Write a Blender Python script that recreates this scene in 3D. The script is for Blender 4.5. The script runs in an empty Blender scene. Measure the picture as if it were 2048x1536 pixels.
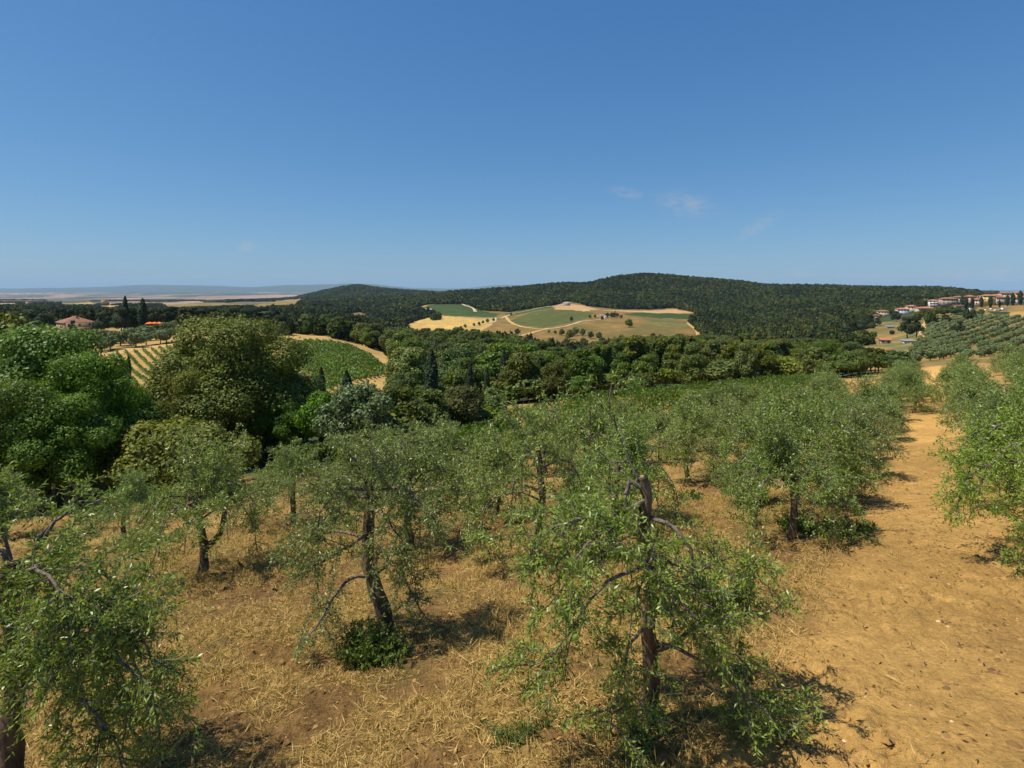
import bpy, math, random
import numpy as np
from mathutils import Vector

# ------------------------------------------------------------------ camera
F, HY, CZ = 1137.0, 580.0, 6.0          # focal length and horizon in photo pixels (2048 wide), eye height
scn = bpy.context.scene
col = scn.collection
cam_d = bpy.data.cameras.new('camera')
cam_d.sensor_width = 36.0
cam_d.lens = F / 2048 * 36
cam_d.shift_y = -(768 - HY) / 2048
cam_d.clip_start = 0.1
cam_d.clip_end = 80000
cam = bpy.data.objects.new('camera', cam_d)
cam.location = (0, 0, CZ)
cam.rotation_euler = (math.radians(90), 0, 0)
col.objects.link(cam)
scn.camera = cam

# ------------------------------------------------------------------ sky, sun, exposure
SUN_EL = math.radians(60)
to_sun = Vector((-1.0, -0.14, 0)).normalized() * math.cos(SUN_EL) + Vector((0, 0, math.sin(SUN_EL)))
SKY_RESP = ((.48, .97), (1.03, .75), (2.0, .57))
world = bpy.data.worlds.new('World')
scn.world = world
world.use_nodes = True
wn, wl = world.node_tree.nodes, world.node_tree.links
wn.clear()
sky = wn.new('ShaderNodeTexSky')
sky.sky_type = 'NISHITA'
sky.sun_disc = False
sky.sun_elevation = SUN_EL
sky.sun_rotation = math.atan2(to_sun.x, to_sun.y)
sky.altitude = 300
sky.air_density = 1.0
sky.dust_density = 0.5
sky.ozone_density = 1.4
bg = wn.new('ShaderNodeBackground')
bg.inputs['Strength'].default_value = 0.084
wo = wn.new('ShaderNodeOutputWorld')
# thin cloud wisps: noise gated by soft spots in the sky directions where they hang
tc = wn.new('ShaderNodeTexCoord')
def W(kind, **kw):
    n = wn.new(kind)
    for k, v in kw.items():
        setattr(n, k, v)
    return n
def wmath(op, a, b=None, c=None):
    n = W('ShaderNodeMath', operation=op)
    for i, v in enumerate((a, b, c)):
        if v is None: continue
        if isinstance(v, (int, float)): n.inputs[i].default_value = v
        else: wl.new(v, n.inputs[i])
    return n.outputs[0]
sep = W('ShaderNodeSeparateXYZ')
wl.new(tc.outputs['Generated'], sep.inputs[0])
cu = wmath('DIVIDE', sep.outputs[0], wmath('MAXIMUM', sep.outputs[1], 0.05))
cv = wmath('DIVIDE', sep.outputs[2], wmath('MAXIMUM', sep.outputs[1], 0.05))
cmb = W('ShaderNodeCombineXYZ')
wl.new(cu, cmb.inputs[0]); wl.new(cv, cmb.inputs[1])
spots = [(1372, 408, 62, 24, -.15, .5), (1255, 386, 36, 11, -.2, .45), (1520, 450, 56, 14, .55, .42), (495, 492, 20, 10, 0, .6),
         (1905, 552, 44, 13, 0, .8), (2000, 549, 38, 15, 0, .8), (1600, 550, 26, 9, 0, .6), (1735, 554, 30, 7, 0, .5), (1520, 556, 22, 6, 0, .4), (18, 520, 26, 3, 0, .25)]
nz = W('ShaderNodeTexNoise')
nz.inputs['Scale'].default_value = 38
nz.inputs['Detail'].default_value = 9
nz.inputs['Roughness'].default_value = 0.62
mp = W('ShaderNodeMapping')
mp.inputs['Scale'].default_value = (1.0, 3.6, 1)
mp.inputs['Rotation'].default_value = (0, 0, -.12)
wl.new(cmb.outputs[0], mp.inputs[0]); wl.new(mp.outputs[0], nz.inputs['Vector'])
mask = None
for px, py, rx, ry, rot, a in spots:
    m2 = W('ShaderNodeMapping', vector_type='TEXTURE')
    m2.inputs['Location'].default_value = ((px - 1024) / F, -(py - HY) / F, 0)
    m2.inputs['Rotation'].default_value = (0, 0, rot)
    m2.inputs['Scale'].default_value = (rx / F * 1.5, ry / F * 1.5, 1)
    wl.new(cmb.outputs[0], m2.inputs[0])
    ln = W('ShaderNodeVectorMath', operation='LENGTH')
    wl.new(m2.outputs[0], ln.inputs[0])
    s = W('ShaderNodeMapRange', interpolation_type='SMOOTHSTEP')
    s.inputs[1].default_value = 1.0; s.inputs[2].default_value = 0.0
    s.inputs[3].default_value = 0.0; s.inputs[4].default_value = a
    wl.new(ln.outputs['Value'], s.inputs[0])
    mask = s.outputs[0] if mask is None else wmath('MAXIMUM', mask, s.outputs[0])
nr = W('ShaderNodeMapRange')
nr.inputs[1].default_value = .36; nr.inputs[2].default_value = .66
wl.new(nz.outputs[0], nr.inputs[0])
cf = wmath('MULTIPLY', wmath('MULTIPLY', mask, nr.outputs[0]), wmath('GREATER_THAN', sep.outputs[1], 0.05))
mixc = W('ShaderNodeMix', data_type='RGBA')
mixc.inputs[7].default_value = (4.3, 4.5, 4.9, 1)
# the deep polarised blue of the photograph: a per-channel response over the whole sky
srgb = W('ShaderNodeSeparateColor'); crgb = W('ShaderNodeCombineColor')
wl.new(sky.outputs[0], srgb.inputs[0])
for ch, (kk, pw_) in enumerate(SKY_RESP):
    wl.new(wmath('MULTIPLY', wmath('POWER', srgb.outputs[ch], pw_), kk), crgb.inputs[ch])
wl.new(cf, mixc.inputs[0]); wl.new(crgb.outputs[0], mixc.inputs[6])
wl.new(mixc.outputs[2], bg.inputs['Color'])
wl.new(bg.outputs[0], wo.inputs['Surface'])

sun_d = bpy.data.lights.new('sun', 'SUN')
sun_d.energy = 4.9
sun_d.angle = math.radians(0.53)
sun_d.color = (1.0, 0.935, 0.82)
sun = bpy.data.objects.new('sun', sun_d)
sun.rotation_euler = to_sun.to_track_quat('Z', 'Y').to_euler()
sun.location = (-40, -10, 60)
col.objects.link(sun)
scn.view_settings.view_transform = 'Standard'
scn.view_settings.look = 'None'
scn.view_settings.exposure = 0.38
scn.view_settings.gamma = 1.0
scn.view_settings.use_curve_mapping = False
scn.cycles.max_bounces = 6
scn.cycles.diffuse_bounces = 3
scn.cycles.transmission_bounces = 4
scn.cycles.transparent_max_bounces = 6
scn.cycles.volume_bounces = 0
scn.cycles.caustics_reflective = False
scn.cycles.caustics_refractive = False

# ------------------------------------------------------------------ numeric helpers
RS = np.random.RandomState(7)
random.seed(7)
def smooth(a, b, x):
    t = np.clip((x - a) / (b - a), 0, 1)
    return t * t * (3 - 2 * t)
def _hash(ix, iy, seed):
    h = (ix.astype(np.int64) * 374761393 + iy.astype(np.int64) * 668265263 + seed * 1442695041) & 0x7fffffff
    h = (h ^ (h >> 13)) * 1274126177 & 0x7fffffff
    h = (h ^ (h >> 16)) & 0x7fffffff
    return h / float(0x7fffffff)
def noise2(x, y, seed=0):
    x = np.asarray(x, float); y = np.asarray(y, float)
    ix = np.floor(x); iy = np.floor(y)
    fx = x - ix; fy = y - iy
    fx = fx * fx * (3 - 2 * fx); fy = fy * fy * (3 - 2 * fy)
    a = _hash(ix, iy, seed); b = _hash(ix + 1, iy, seed)
    c = _hash(ix, iy + 1, seed); d = _hash(ix + 1, iy + 1, seed)
    return (a + (b - a) * fx) * (1 - fy) + (c + (d - c) * fx) * fy
def fbm(x, y, octv=4, seed=0, gain=.5):
    s, amp, tot = 0, 1.0, 0
    for o in range(octv):
        s = s + amp * noise2(x * 2 ** o + 17.3 * o, y * 2 ** o - 9.1 * o, seed + o)
        tot += amp; amp *= gain
    return s / tot
def cells(x, y, seed=0):
    """nearest jittered cell: returns a random id in 0..1 per cell"""
    ix = np.floor(x); iy = np.floor(y)
    best = np.full(np.shape(x), 9.0); bid = np.zeros(np.shape(x))
    for dx in (-1, 0, 1):
        for dy in (-1, 0, 1):
            jx = ix + dx; jy = iy + dy
            px = jx + _hash(jx, jy, seed); py = jy + _hash(jx, jy, seed + 1)
            d = (px - x) ** 2 + (py - y) ** 2
            m = d < best
            best = np.where(m, d, best); bid = np.where(m, _hash(jx, jy, seed + 2), bid)
    return bid
def pchip(xs, ys, xq):
    xs = np.asarray(xs, float); ys = np.asarray(ys, float)
    h = np.diff(xs); dl = np.diff(ys) / h
    m = np.zeros(len(xs))
    m[0], m[-1] = dl[0], dl[-1]
    for i in range(1, len(xs) - 1):
        if dl[i - 1] * dl[i] > 0:
            w1 = 2 * h[i] + h[i - 1]; w2 = h[i] + 2 * h[i - 1]
            m[i] = (w1 + w2) / (w1 / dl[i - 1] + w2 / dl[i])
    xq = np.clip(xq, xs[0], xs[-1])
    k = np.clip(np.searchsorted(xs, xq, side='right') - 1, 0, len(h) - 1)
    t = (xq - xs[k]) / h[k]
    return ((1 + 2 * t) * (1 - t) ** 2 * ys[k] + t * (1 - t) ** 2 * h[k] * m[k]
            + t * t * (3 - 2 * t) * ys[k + 1] + t * t * (t - 1) * h[k] * m[k + 1])
def inpoly(px, py, poly):
    px = np.asarray(px, float); py = np.asarray(py, float)
    ins = np.zeros(px.shape, bool)
    n = len(poly)
    for i in range(n):
        x1, y1 = poly[i]; x2, y2 = poly[(i + 1) % n]
        if y1 == y2: continue
        c = ((y1 > py) != (y2 > py)) & (px < (x2 - x1) * (py - y1) / (y2 - y1) + x1)
        ins ^= c
    return ins

# ------------------------------------------------------------------ terrain heights
def g_near(y):
    y = np.asarray(y, float)
    t = np.clip(y, 0, None)
    a = np.minimum(t, 36) * .195
    b = np.clip(t - 36, 0, 12); b = .195 * b - .075 * b * b / 24
    c = np.clip(t - 48, 0, None) * .12
    return a + b + c + np.minimum(y, 0) * .1
def z_near(x, y):
    return 1.4 + .08 * x - g_near(y)
FAR = [(8000, 595), (13000, 588), (18000, 584)]
P = {
 -450: [(130,800),(200,705),(300,668),(500,642),(900,623),(2000,609),(4000,601)]+FAR+[(24000,577),(32000,584)],
 0:   [(130,800),(200,705),(300,668),(500,642),(900,623),(2000,609),(4000,601)]+FAR+[(24000,577),(32000,584)],
 200: [(130,775),(160,742),(200,703),(250,676),(300,662),(400,650),(700,634),(1200,622),(2000,612),(4000,602)]+FAR+[(24000,574),(32000,584)],
 290: [(130,775),(160,745),(200,703),(215,692),(260,670),(320,657),(450,648),(700,634),(1200,622),(2000,610),(4000,602)]+FAR+[(24000,570),(32000,584)],
 400: [(130,778),(160,745),(200,703),(222,688),(260,668),(320,656),(450,648),(700,634),(1200,622),(2000,610),(4000,602)]+FAR+[(24000,571),(32000,584)],
 500: [(130,780),(160,745),(200,705),(230,682),(270,668),(400,656),(700,638),(1200,620),(2000,607),(4000,601)]+FAR+[(24000,574),(32000,584)],
 580: [(128,783),(160,740),(200,704),(232,682),(270,670),(400,664),(650,648),(900,634),(1200,622),(1700,609),(2100,604),(2800,603),(3600,597),(4300,598),(8000,595)]+FAR[1:]+[(24000,570),(32000,584)],
 650: [(125,785),(160,738),(200,703),(235,683),(270,672),(400,669),(650,652),(900,638),(1200,625),(1700,608),(2100,600),(2700,602),(3500,582),(4300,590),(8000,594)]+FAR[1:]+[(24000,569),(32000,584)],
 715: [(125,788),(160,745),(200,712),(240,692),(300,688),(450,672),(700,654),(1000,639),(1500,617),(2100,598),(2700,600),(3400,572),(4200,586),(8000,592)]+FAR[1:]+[(24000,567),(32000,584)],
 770: [(125,795),(160,758),(200,728),(250,706),(310,694),(450,684),(700,662),(980,648),(1400,625),(2000,602),(2300,597),(2700,599),(3350,579),(4200,587),(8000,592)]+FAR[1:]+[(24000,571),(32000,584)],
 840: [(130,798),(160,768),(200,737),(260,710),(340,694),(480,690),(720,668),(920,653),(1080,638),(1250,622),(1500,608),(2150,594),(2600,596),(3300,584),(4200,588),(8000,591)]+FAR[1:]+[(24000,577),(32000,584)],
 920: [(130,792),(160,765),(210,730),(310,698),(400,690),(560,688),(750,667),(900,650),(1050,635),(1200,622),(1400,612),(2050,586),(2600,591),(4200,588),(8000,590)]+FAR[1:]+[(24000,577),(32000,584)],
 1010:[(130,786),(160,763),(220,725),(330,695),(450,691),(600,683),(750,662),(900,646),(1050,633),(1200,624),(1400,612),(2000,580),(2500,588),(4200,588),(8000,590)]+FAR[1:]+[(24000,570),(32000,584)],
 1100:[(130,772),(180,745),(260,720),(350,708),(480,705),(580,694),(700,672),(850,648),(1000,628),(1100,616),(1200,613),(1400,604),(1950,573),(2500,582),(4200,587),(8000,589)]+FAR[1:]+[(24000,572),(32000,584)],
 1170:[(130,768),(180,745),(260,722),(350,712),(480,708),(570,697),(700,668),(850,645),(1000,627),(1130,616),(1250,612),(1500,594),(1900,571),(2500,580),(4200,587),(8000,589)]+FAR[1:]+[(24000,577),(32000,584)],
 1225:[(130,767),(180,744),(260,721),(350,711),(480,704),(570,692),(700,662),(850,642),(1000,628),(1130,620),(1250,614),(1500,590),(1870,559),(2500,575),(4200,587),(8000,589)]+FAR[1:]+[(24000,577),(32000,584)],
 1300:[(130,765),(180,742),(260,720),(350,710),(480,700),(570,686),(700,657),(850,640),(1000,628),(1130,622),(1250,615),(1500,588),(1850,553),(2400,570),(4200,586),(8000,589)]+FAR[1:]+[(24000,578),(32000,584)],
 1400:[(130,760),(180,740),(260,718),(350,706),(480,700),(570,690),(700,664),(850,642),(1000,630),(1130,624),(1250,614),(1500,590),(1850,561),(2400,574),(4200,586),(8000,589)]+FAR[1:]+[(24000,579),(32000,584)],
 1500:[(130,757),(180,738),(260,718),(350,706),(500,692),(700,672),(1000,640),(1250,614),(1500,592),(1850,570),(2400,580),(4200,586),(8000,589)]+FAR[1:]+[(24000,579),(32000,584)],
 1620:[(130,752),(180,736),(260,716),(350,702),(500,690),(700,668),(1000,632),(1300,602),(1600,578),(1900,582),(2400,584),(4200,586),(8000,589)]+FAR[1:]+[(24000,579),(32000,584)],
 1720:[(130,735),(180,722),(260,702),(350,690),(450,680),(560,662),(700,644),(900,622),(1200,600),(1500,583),(1700,580),(2400,584),(4200,586),(8000,589)]+FAR[1:]+[(24000,580),(32000,584)],
 1790:[(130,728),(180,715),(260,700),(350,686),(450,672),(560,655),(650,640),(750,629),(950,614),(1200,598),(1550,582),(1900,586),(4200,587),(8000,589)]+FAR[1:]+[(24000,581),(32000,584)],
 1880:[(130,722),(180,706),(260,684),(350,664),(450,648),(550,635),(620,625),(700,616),(800,611),(1000,604),(1200,598),(1550,583),(1900,586),(4200,587),(8000,589)]+FAR[1:]+[(24000,581),(32000,584)],
 1960:[(130,717),(180,700),(260,678),(350,658),(450,642),(550,631),(620,621),(700,611),(800,607),(1000,604),(1550,589),(1900,588),(4200,587),(8000,589)]+FAR[1:]+[(24000,581),(32000,584)],
 2048:[(130,712),(180,696),(260,672),(350,652),(450,637),(550,627),(620,615),(700,605),(800,601),(1000,600),(1550,592),(1900,588),(4200,587),(8000,589)]+FAR[1:]+[(24000,581),(32000,584)],
}
P[2500] = P[2048]
LG = np.linspace(math.log(70), math.log(32000), 520)
UC = []; ZC = []
for xpx in sorted(P):
    u = (xpx - 1024) / F
    pts = [(70, None), (90, None)] + P[xpx]
    ds = [d for d, _ in pts]
    zs = [float(z_near(u * d, d)) if y is None else CZ - d * (y - HY) / F for d, y in pts]
    UC.append(u); ZC.append(pchip(np.log(ds), zs, LG))
UC = np.array(UC); ZC = np.array(ZC)
UF = np.linspace(UC[0], UC[-1], 900)
TAB = np.stack([pchip(UC, ZC[:, j], UF) for j in range(ZC.shape[1])], 1)     # [u, logD]
def z_base(x, y):
    x = np.asarray(x, float); y = np.asarray(y, float)
    yy = np.maximum(y, 1.0)
    fu = np.clip((x / yy - UF[0]) / (UF[1] - UF[0]), 0, len(UF) - 1.001)
    fl = np.clip((np.log(np.maximum(yy, 70)) - LG[0]) / (LG[1] - LG[0]), 0, len(LG) - 1.001)
    iu = fu.astype(int); il = fl.astype(int); fu = fu - iu; fl = fl - il
    t = ((TAB[iu, il] * (1 - fu) + TAB[iu + 1, il] * fu) * (1 - fl)
         + (TAB[iu, il + 1] * (1 - fu) + TAB[iu + 1, il + 1] * fu) * fl)
    w = smooth(72, 88, y)
    return z_near(x, y) * (1 - w) + t * w
def ground_z(x, y):
    """smooth ground height plus landform noise (clods excluded)"""
    x = np.asarray(x, float); y = np.asarray(y, float)
    z = z_base(x, y)
    z = z + (fbm(x * .25, y * .25, 3, 3) - .5) * .22 * (1 - smooth(60, 120, y))
    m = smooth(110, 300, y)
    z = z + m * (fbm(x / 60, y / 60, 3, 5) - .5) * np.minimum(2.2, y / 260)
    z = z + smooth(1200, 1500, y) * smooth(3600, 2600, y) * (fbm(x / 210, y / 400, 3, 14) - .5) * 15
    z = z + smooth(1400, 4000, y) * (fbm(x / 500, y / 900, 4, 8) - .5) * np.minimum(y / 420, 40)
    return z
def gz(x, y):
    return float(ground_z(np.array([x]), np.array([y]))[0])
def proj(x, y, z):
    return 1024 + F * x / y, HY - F * (z - CZ) / y
LD = np.exp(np.linspace(math.log(4), math.log(30000), 2600))
def hit(px, py, dmin=4, dmax=30000):
    """where the sight line of a photo pixel meets the ground, not nearer than dmin"""
    u = (px - 1024) / F
    m = (LD >= dmin) & (LD <= dmax)
    d = LD[m]
    y = HY - F * (ground_z(u * d, d) - CZ) / d
    k = np.nonzero(y <= py)[0]
    k = k[0] if len(k) else int(np.argmin(y))
    if k > 0 and y[k - 1] != y[k]:
        t = np.clip((y[k - 1] - py) / (y[k - 1] - y[k]), 0, 1)
        D = d[k - 1] + (d[k] - d[k - 1]) * t
    else:
        D = d[k]
    return (u * D, D, gz(u * D, D))
def unp(px, py, D):
    return ((px - 1024) / F * D, D, CZ - (py - HY) / F * D)

# ------------------------------------------------------------------ mesh helpers
class MB:
    """collects quads / triangles; build() links them as one mesh object"""
    def __init__(self):
        self.v = []; self.f = []; self.m = []; self.t = []; self.n = 0
    def add(self, V, Fc, mi=0, tint=.5):
        V = np.asarray(V, float).reshape(-1, 3); Fc = np.asarray(Fc, int)
        self.v.append(V); self.f.append(Fc + self.n); self.n += len(V)
        self.m.append(np.full(len(Fc), mi))
        self.t.append(np.broadcast_to(np.asarray(tint, float), (len(V),)).copy())
        return self
    def box(self, c, s, rz=0.0, mi=0, tint=.5):
        x, y, z = np.array(s) / 2.0
        V = np.array([(a * x, b * y, k * z) for k in (-1, 1) for a, b in ((-1, -1), (1, -1), (1, 1), (-1, 1))])
        ca, sa = math.cos(rz), math.sin(rz)
        V = np.stack([V[:, 0] * ca - V[:, 1] * sa, V[:, 0] * sa + V[:, 1] * ca, V[:, 2]], 1) + np.array(c)
        return self.add(V, [(0, 3, 2, 1), (4, 5, 6, 7), (0, 1, 5, 4), (1, 2, 6, 5), (2, 3, 7, 6), (3, 0, 4, 7)], mi, tint)
    def tube(self, pts, rad, k=6, mi=0, tint=.5, cap=True):
        pts = np.asarray(pts, float); n = len(pts)
        rad = np.broadcast_to(np.asarray(rad, float), (n,))
        d = np.gradient(pts, axis=0)
        d /= np.linalg.norm(d, axis=1)[:, None] + 1e-9
        ref = np.array([0, 0, 1.0]) if abs(d[0][2]) < .9 else np.array([1.0, 0, 0])
        V = []
        a = np.cross(d[0], ref); a /= np.linalg.norm(a)
        ang = np.arange(k) * 2 * math.pi / k
        for i in range(n):
            a = a - d[i] * np.dot(a, d[i]); a /= np.linalg.norm(a) + 1e-9
            b = np.cross(d[i], a)
            V.append(pts[i] + rad[i] * (np.cos(ang)[:, None] * a + np.sin(ang)[:, None] * b))
        V = np.concatenate(V)
        i = np.arange(n - 1)[:, None] * k; j = np.arange(k)[None]; j2 = (j + 1) % k
        Q = np.stack([i + j, i + j2, i + k + j2, i + k + j], -1).reshape(-1, 4)
        self.add(V, Q, mi, tint)
        if cap and k >= 3:
            top = np.concatenate([V[-k:], pts[-1:]])
            self.add(top, np.array([(q, (q + 1) % k, k, k) for q in range(k)])[:, :3], mi, tint)
        return self
    def mesh(self, name, mats, smooth_shade=False):
        me = bpy.data.meshes.new(name)
        V = np.concatenate(self.v) if self.v else np.zeros((0, 3))
        me.vertices.add(len(V)); me.vertices.foreach_set('co', V.astype(np.float32).ravel())
        lt = np.concatenate([np.full(len(f), f.shape[1]) for f in self.f])
        li = np.concatenate([f.ravel() for f in self.f])
        me.loops.add(len(li)); me.loops.foreach_set('vertex_index', li.astype(np.int32))
        me.polygons.add(len(lt))
        st = np.concatenate([[0], np.cumsum(lt)[:-1]])
        me.polygons.foreach_set('loop_start', st.astype(np.int32))
        me.polygons.foreach_set('loop_total', lt.astype(np.int32))
        me.polygons.foreach_set('material_index', np.concatenate(self.m).astype(np.int32))
        if smooth_shade:
            me.polygons.foreach_set('use_smooth', np.ones(len(lt), bool))
        at = me.attributes.new('tint', 'FLOAT', 'POINT')
        at.data.foreach_set('value', np.concatenate(self.t).astype(np.float32))
        for m in (mats if isinstance(mats, (list, tuple)) else [mats]):
            me.materials.append(m)
        me.update(calc_edges=True)
        me.validate()
        return me
    def build(self, name, mats, parent=None, loc=None, smooth_shade=False):
        o = bpy.data.objects.new(name, self.mesh(name, mats, smooth_shade))
        col.objects.link(o)
        if parent is not None: o.parent = parent
        if loc is not None: o.location = loc
        return o
def tag(o, label=None, cat=None, group=None, kind=None):
    if label: o['label'] = label
    if cat: o['category'] = cat
    if group: o['group'] = group
    if kind: o['kind'] = kind
    return o
def empty(name, loc, label, cat, group=None, rz=0.0):
    o = bpy.data.objects.new(name, None)
    o.empty_display_size = .3
    o.location = loc; o.rotation_euler = (0, 0, rz)
    col.objects.link(o)
    return tag(o, label, cat, group)
def part(name, me, parent):
    o = bpy.data.objects.new(name, me)
    col.objects.link(o); o.parent = parent
    return o

# ------------------------------------------------------------------ materials
class NT:
    def __init__(self, name):
        self.m = bpy.data.materials.new(name)
        self.m.use_nodes = True
        self.t = self.m.node_tree; self.n = self.t.nodes; self.l = self.t.links
        self.n.clear()
        self.out = self.n.new('ShaderNodeOutputMaterial')
    def N(self, kind, ins=None, **kw):
        n = self.n.new(kind)
        for k, v in kw.items(): setattr(n, k, v)
        for k, v in (ins or {}).items(): self.set(n.inputs[k], v)
        return n
    def set(self, sock, v):
        if isinstance(v, bpy.types.NodeSocket): self.l.new(v, sock)
        else:
            if isinstance(v, (tuple, list)) and len(v) == 3 and sock.type == 'RGBA': v = (*v, 1)
            sock.default_value = v
    def math(self, op, a, b=0.0, c=0.0):
        return self.N('ShaderNodeMath', {0: a, 1: b, 2: c}, operation=op).outputs[0]
    def mix(self, f, a, b, mode='MIX'):
        n = self.N('ShaderNodeMix', {0: f, 6: a, 7: b}, data_type='RGBA', blend_type=mode)
        return n.outputs[2]
    def noise(self, scale, detail=4, rough=.55, vec=None, out=0):
        n = self.N('ShaderNodeTexNoise', {'Scale': scale, 'Detail': detail, 'Roughness': rough})
        if vec is not None: self.l.new(vec, n.inputs['Vector'])
        return n.outputs[out]
    def ramp(self, f, a, b, lo=0.0, hi=1.0):
        return self.N('ShaderNodeMapRange', {0: f, 1: a, 2: b, 3: lo, 4: hi}).outputs[0]
    def attr(self, name, out='Fac'):
        return self.N('ShaderNodeAttribute', attribute_name=name).outputs[out]
    def obj(self):
        return self.N('ShaderNodeTexCoord').outputs['Object']
    def bump(self, h, strength=.5, dist=.05):
        return self.N('ShaderNodeBump', {'Height': h, 'Strength': strength, 'Distance': dist}).outputs[0]
    def bsdf(self, color, rough=.8, spec=.3, normal=None, metallic=0.0):
        n = self.N('ShaderNodeBsdfPrincipled', {'Base Color': color, 'Roughness': rough, 'Specular IOR Level': spec, 'Metallic': metallic})
        if normal is not None: self.l.new(normal, n.inputs['Normal'])
        return n.outputs[0]
    def done(self, sh):
        self.l.new(sh, self.out.inputs['Surface'])
        return self.m
def leaf_mat(name, dark, light, back=None, trans=.3, rough=.5, spec=.25, vary=.25, patch=None):
    """leaf: colour per leaf from the mesh, hue shift per tree, light shining through"""
    k = NT(name)
    c = k.mix(k.attr('tint'), dark, light)
    r = k.N('ShaderNodeObjectInfo').outputs['Random']
    hsv = k.N('ShaderNodeHueSaturation', {'Hue': k.ramp(r, 0, 1, .5 - .03 * vary / .25, .5 + .02 * vary / .25),
              'Saturation': k.ramp(k.math('FRACT', k.math('MULTIPLY', r, 7.31)), 0, 1, 1 - vary * .5, 1 + vary * .3),
              'Value': k.ramp(k.math('FRACT', k.math('MULTIPLY', r, 13.7)), 0, 1, 1 - vary, 1 + vary), 'Color': c})
    c = hsv.outputs[0]
    if patch:
        pn = k.noise(patch, 3, .6, k.N('ShaderNodeObjectInfo').outputs['Location'])
        c = k.mix(k.ramp(pn, .36, .64), k.mix(1.0, c, (.62, .68, .8), 'MULTIPLY'), k.mix(1.0, c, (1.4, 1.28, 1.0), 'MULTIPLY'))
    if back is not None:
        bf = k.N('ShaderNodeNewGeometry').outputs['Backfacing']
        c = k.mix(k.math('MULTIPLY', bf, .55), c, back)
    p = k.bsdf(c, rough, spec)
    t = k.N('ShaderNodeBsdfTranslucent', {'Color': k.mix(.5, c, (.16, .22, .015), 'MIX')}).outputs[0]
    return k.done(k.N('ShaderNodeMixShader', {0: trans, 1: p, 2: t}).outputs[0])
def bark_mat(name, a, b, scale=9):
    k = NT(name)
    o = k.obj()
    mp = k.N('ShaderNodeMapping', {'Scale': (1, 1, .28)}); k.l.new(o, mp.inputs[0])
    n = k.noise(scale, 6, .65, mp.outputs[0])
    c = k.mix(k.ramp(n, .35, .68), a, b)
    return k.done(k.bsdf(c, .9, .15, k.bump(n, .8, .03)))
def plain_mat(name, c, rough=.8, var=.2, scale=1.5, spec=.25, metallic=0.0):
    k = NT(name)
    n = k.noise(scale, 5, .6, k.obj())
    cc = k.mix(k.ramp(n, .3, .7), tuple(v * (1 - var) for v in c), tuple(min(1, v * (1 + var)) for v in c))
    return k.done(k.bsdf(cc, rough, spec, k.bump(n, .2, .02), metallic))
M = {}
M['olive'] = leaf_mat('olive_leaf', (.085, .145, .013), (.28, .375, .045), back=(.34, .40, .17), trans=.36, rough=.38, spec=.35, vary=.16)
M['olive_green'] = leaf_mat('young_olive_leaf', (.085, .155, .010), (.33, .44, .038), back=(.35, .42, .12), trans=.40, rough=.36, spec=.38, vary=.08)
M['olive_far'] = leaf_mat('olive_leaf_far', (.105, .145, .05), (.185, .23, .085), trans=.2, rough=.6, vary=.14)
M['oak'] = leaf_mat('oak_leaf', (.052, .070, .007), (.225, .24, .024), trans=.24, rough=.6, vary=.1)
M['broad'] = leaf_mat('broad_leaf', (.030, .080, .007), (.19, .315, .026), trans=.34, rough=.5, vary=.16)
M['wood'] = leaf_mat('wood_leaf', (.038, .066, .009), (.145, .195, .022), trans=.24, rough=.6, vary=.36, patch=.03)
M['pine'] = leaf_mat('pine_needle', (.045, .062, .009), (.145, .16, .020), trans=.14, rough=.7, vary=.26)
M['cypress'] = leaf_mat('cypress_leaf', (.014, .030, .010), (.034, .06, .018), trans=.08, rough=.7, vary=.15)
M['dark'] = leaf_mat('evergreen_leaf', (.018, .034, .010), (.055, .078, .022), trans=.12, rough=.6, vary=.2)
M['vine'] = leaf_mat('vine_leaf', (.045, .105, .008), (.13, .23, .02), trans=.3, rough=.5, vary=.12)
M['weed'] = leaf_mat('weed_leaf', (.04, .09, .015), (.10, .19, .03), trans=.3, vary=.15)
M['rust'] = leaf_mat('dry_pine_needle', (.11, .045, .02), (.18, .08, .035), trans=.1, vary=.1)
M['grey_green'] = leaf_mat('willow_leaf', (.07, .115, .035), (.17, .235, .085), trans=.25, vary=.1)
M['straw'] = leaf_mat('straw_blade', (.34, .21, .055), (.66, .46, .165), trans=.25, rough=.7, vary=.02)
M['bark'] = bark_mat('olive_bark', (.05, .035, .024), (.24, .165, .10))
M['bark_grey'] = bark_mat('olive_limb_bark', (.07, .055, .042), (.26, .215, .165), 14)
M['bark_dark'] = bark_mat('forest_bark', (.03, .022, .015), (.10, .075, .05))
M['cut'] = plain_mat('cut_wood', (.42, .27, .12), .8, .25, 12)
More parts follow.
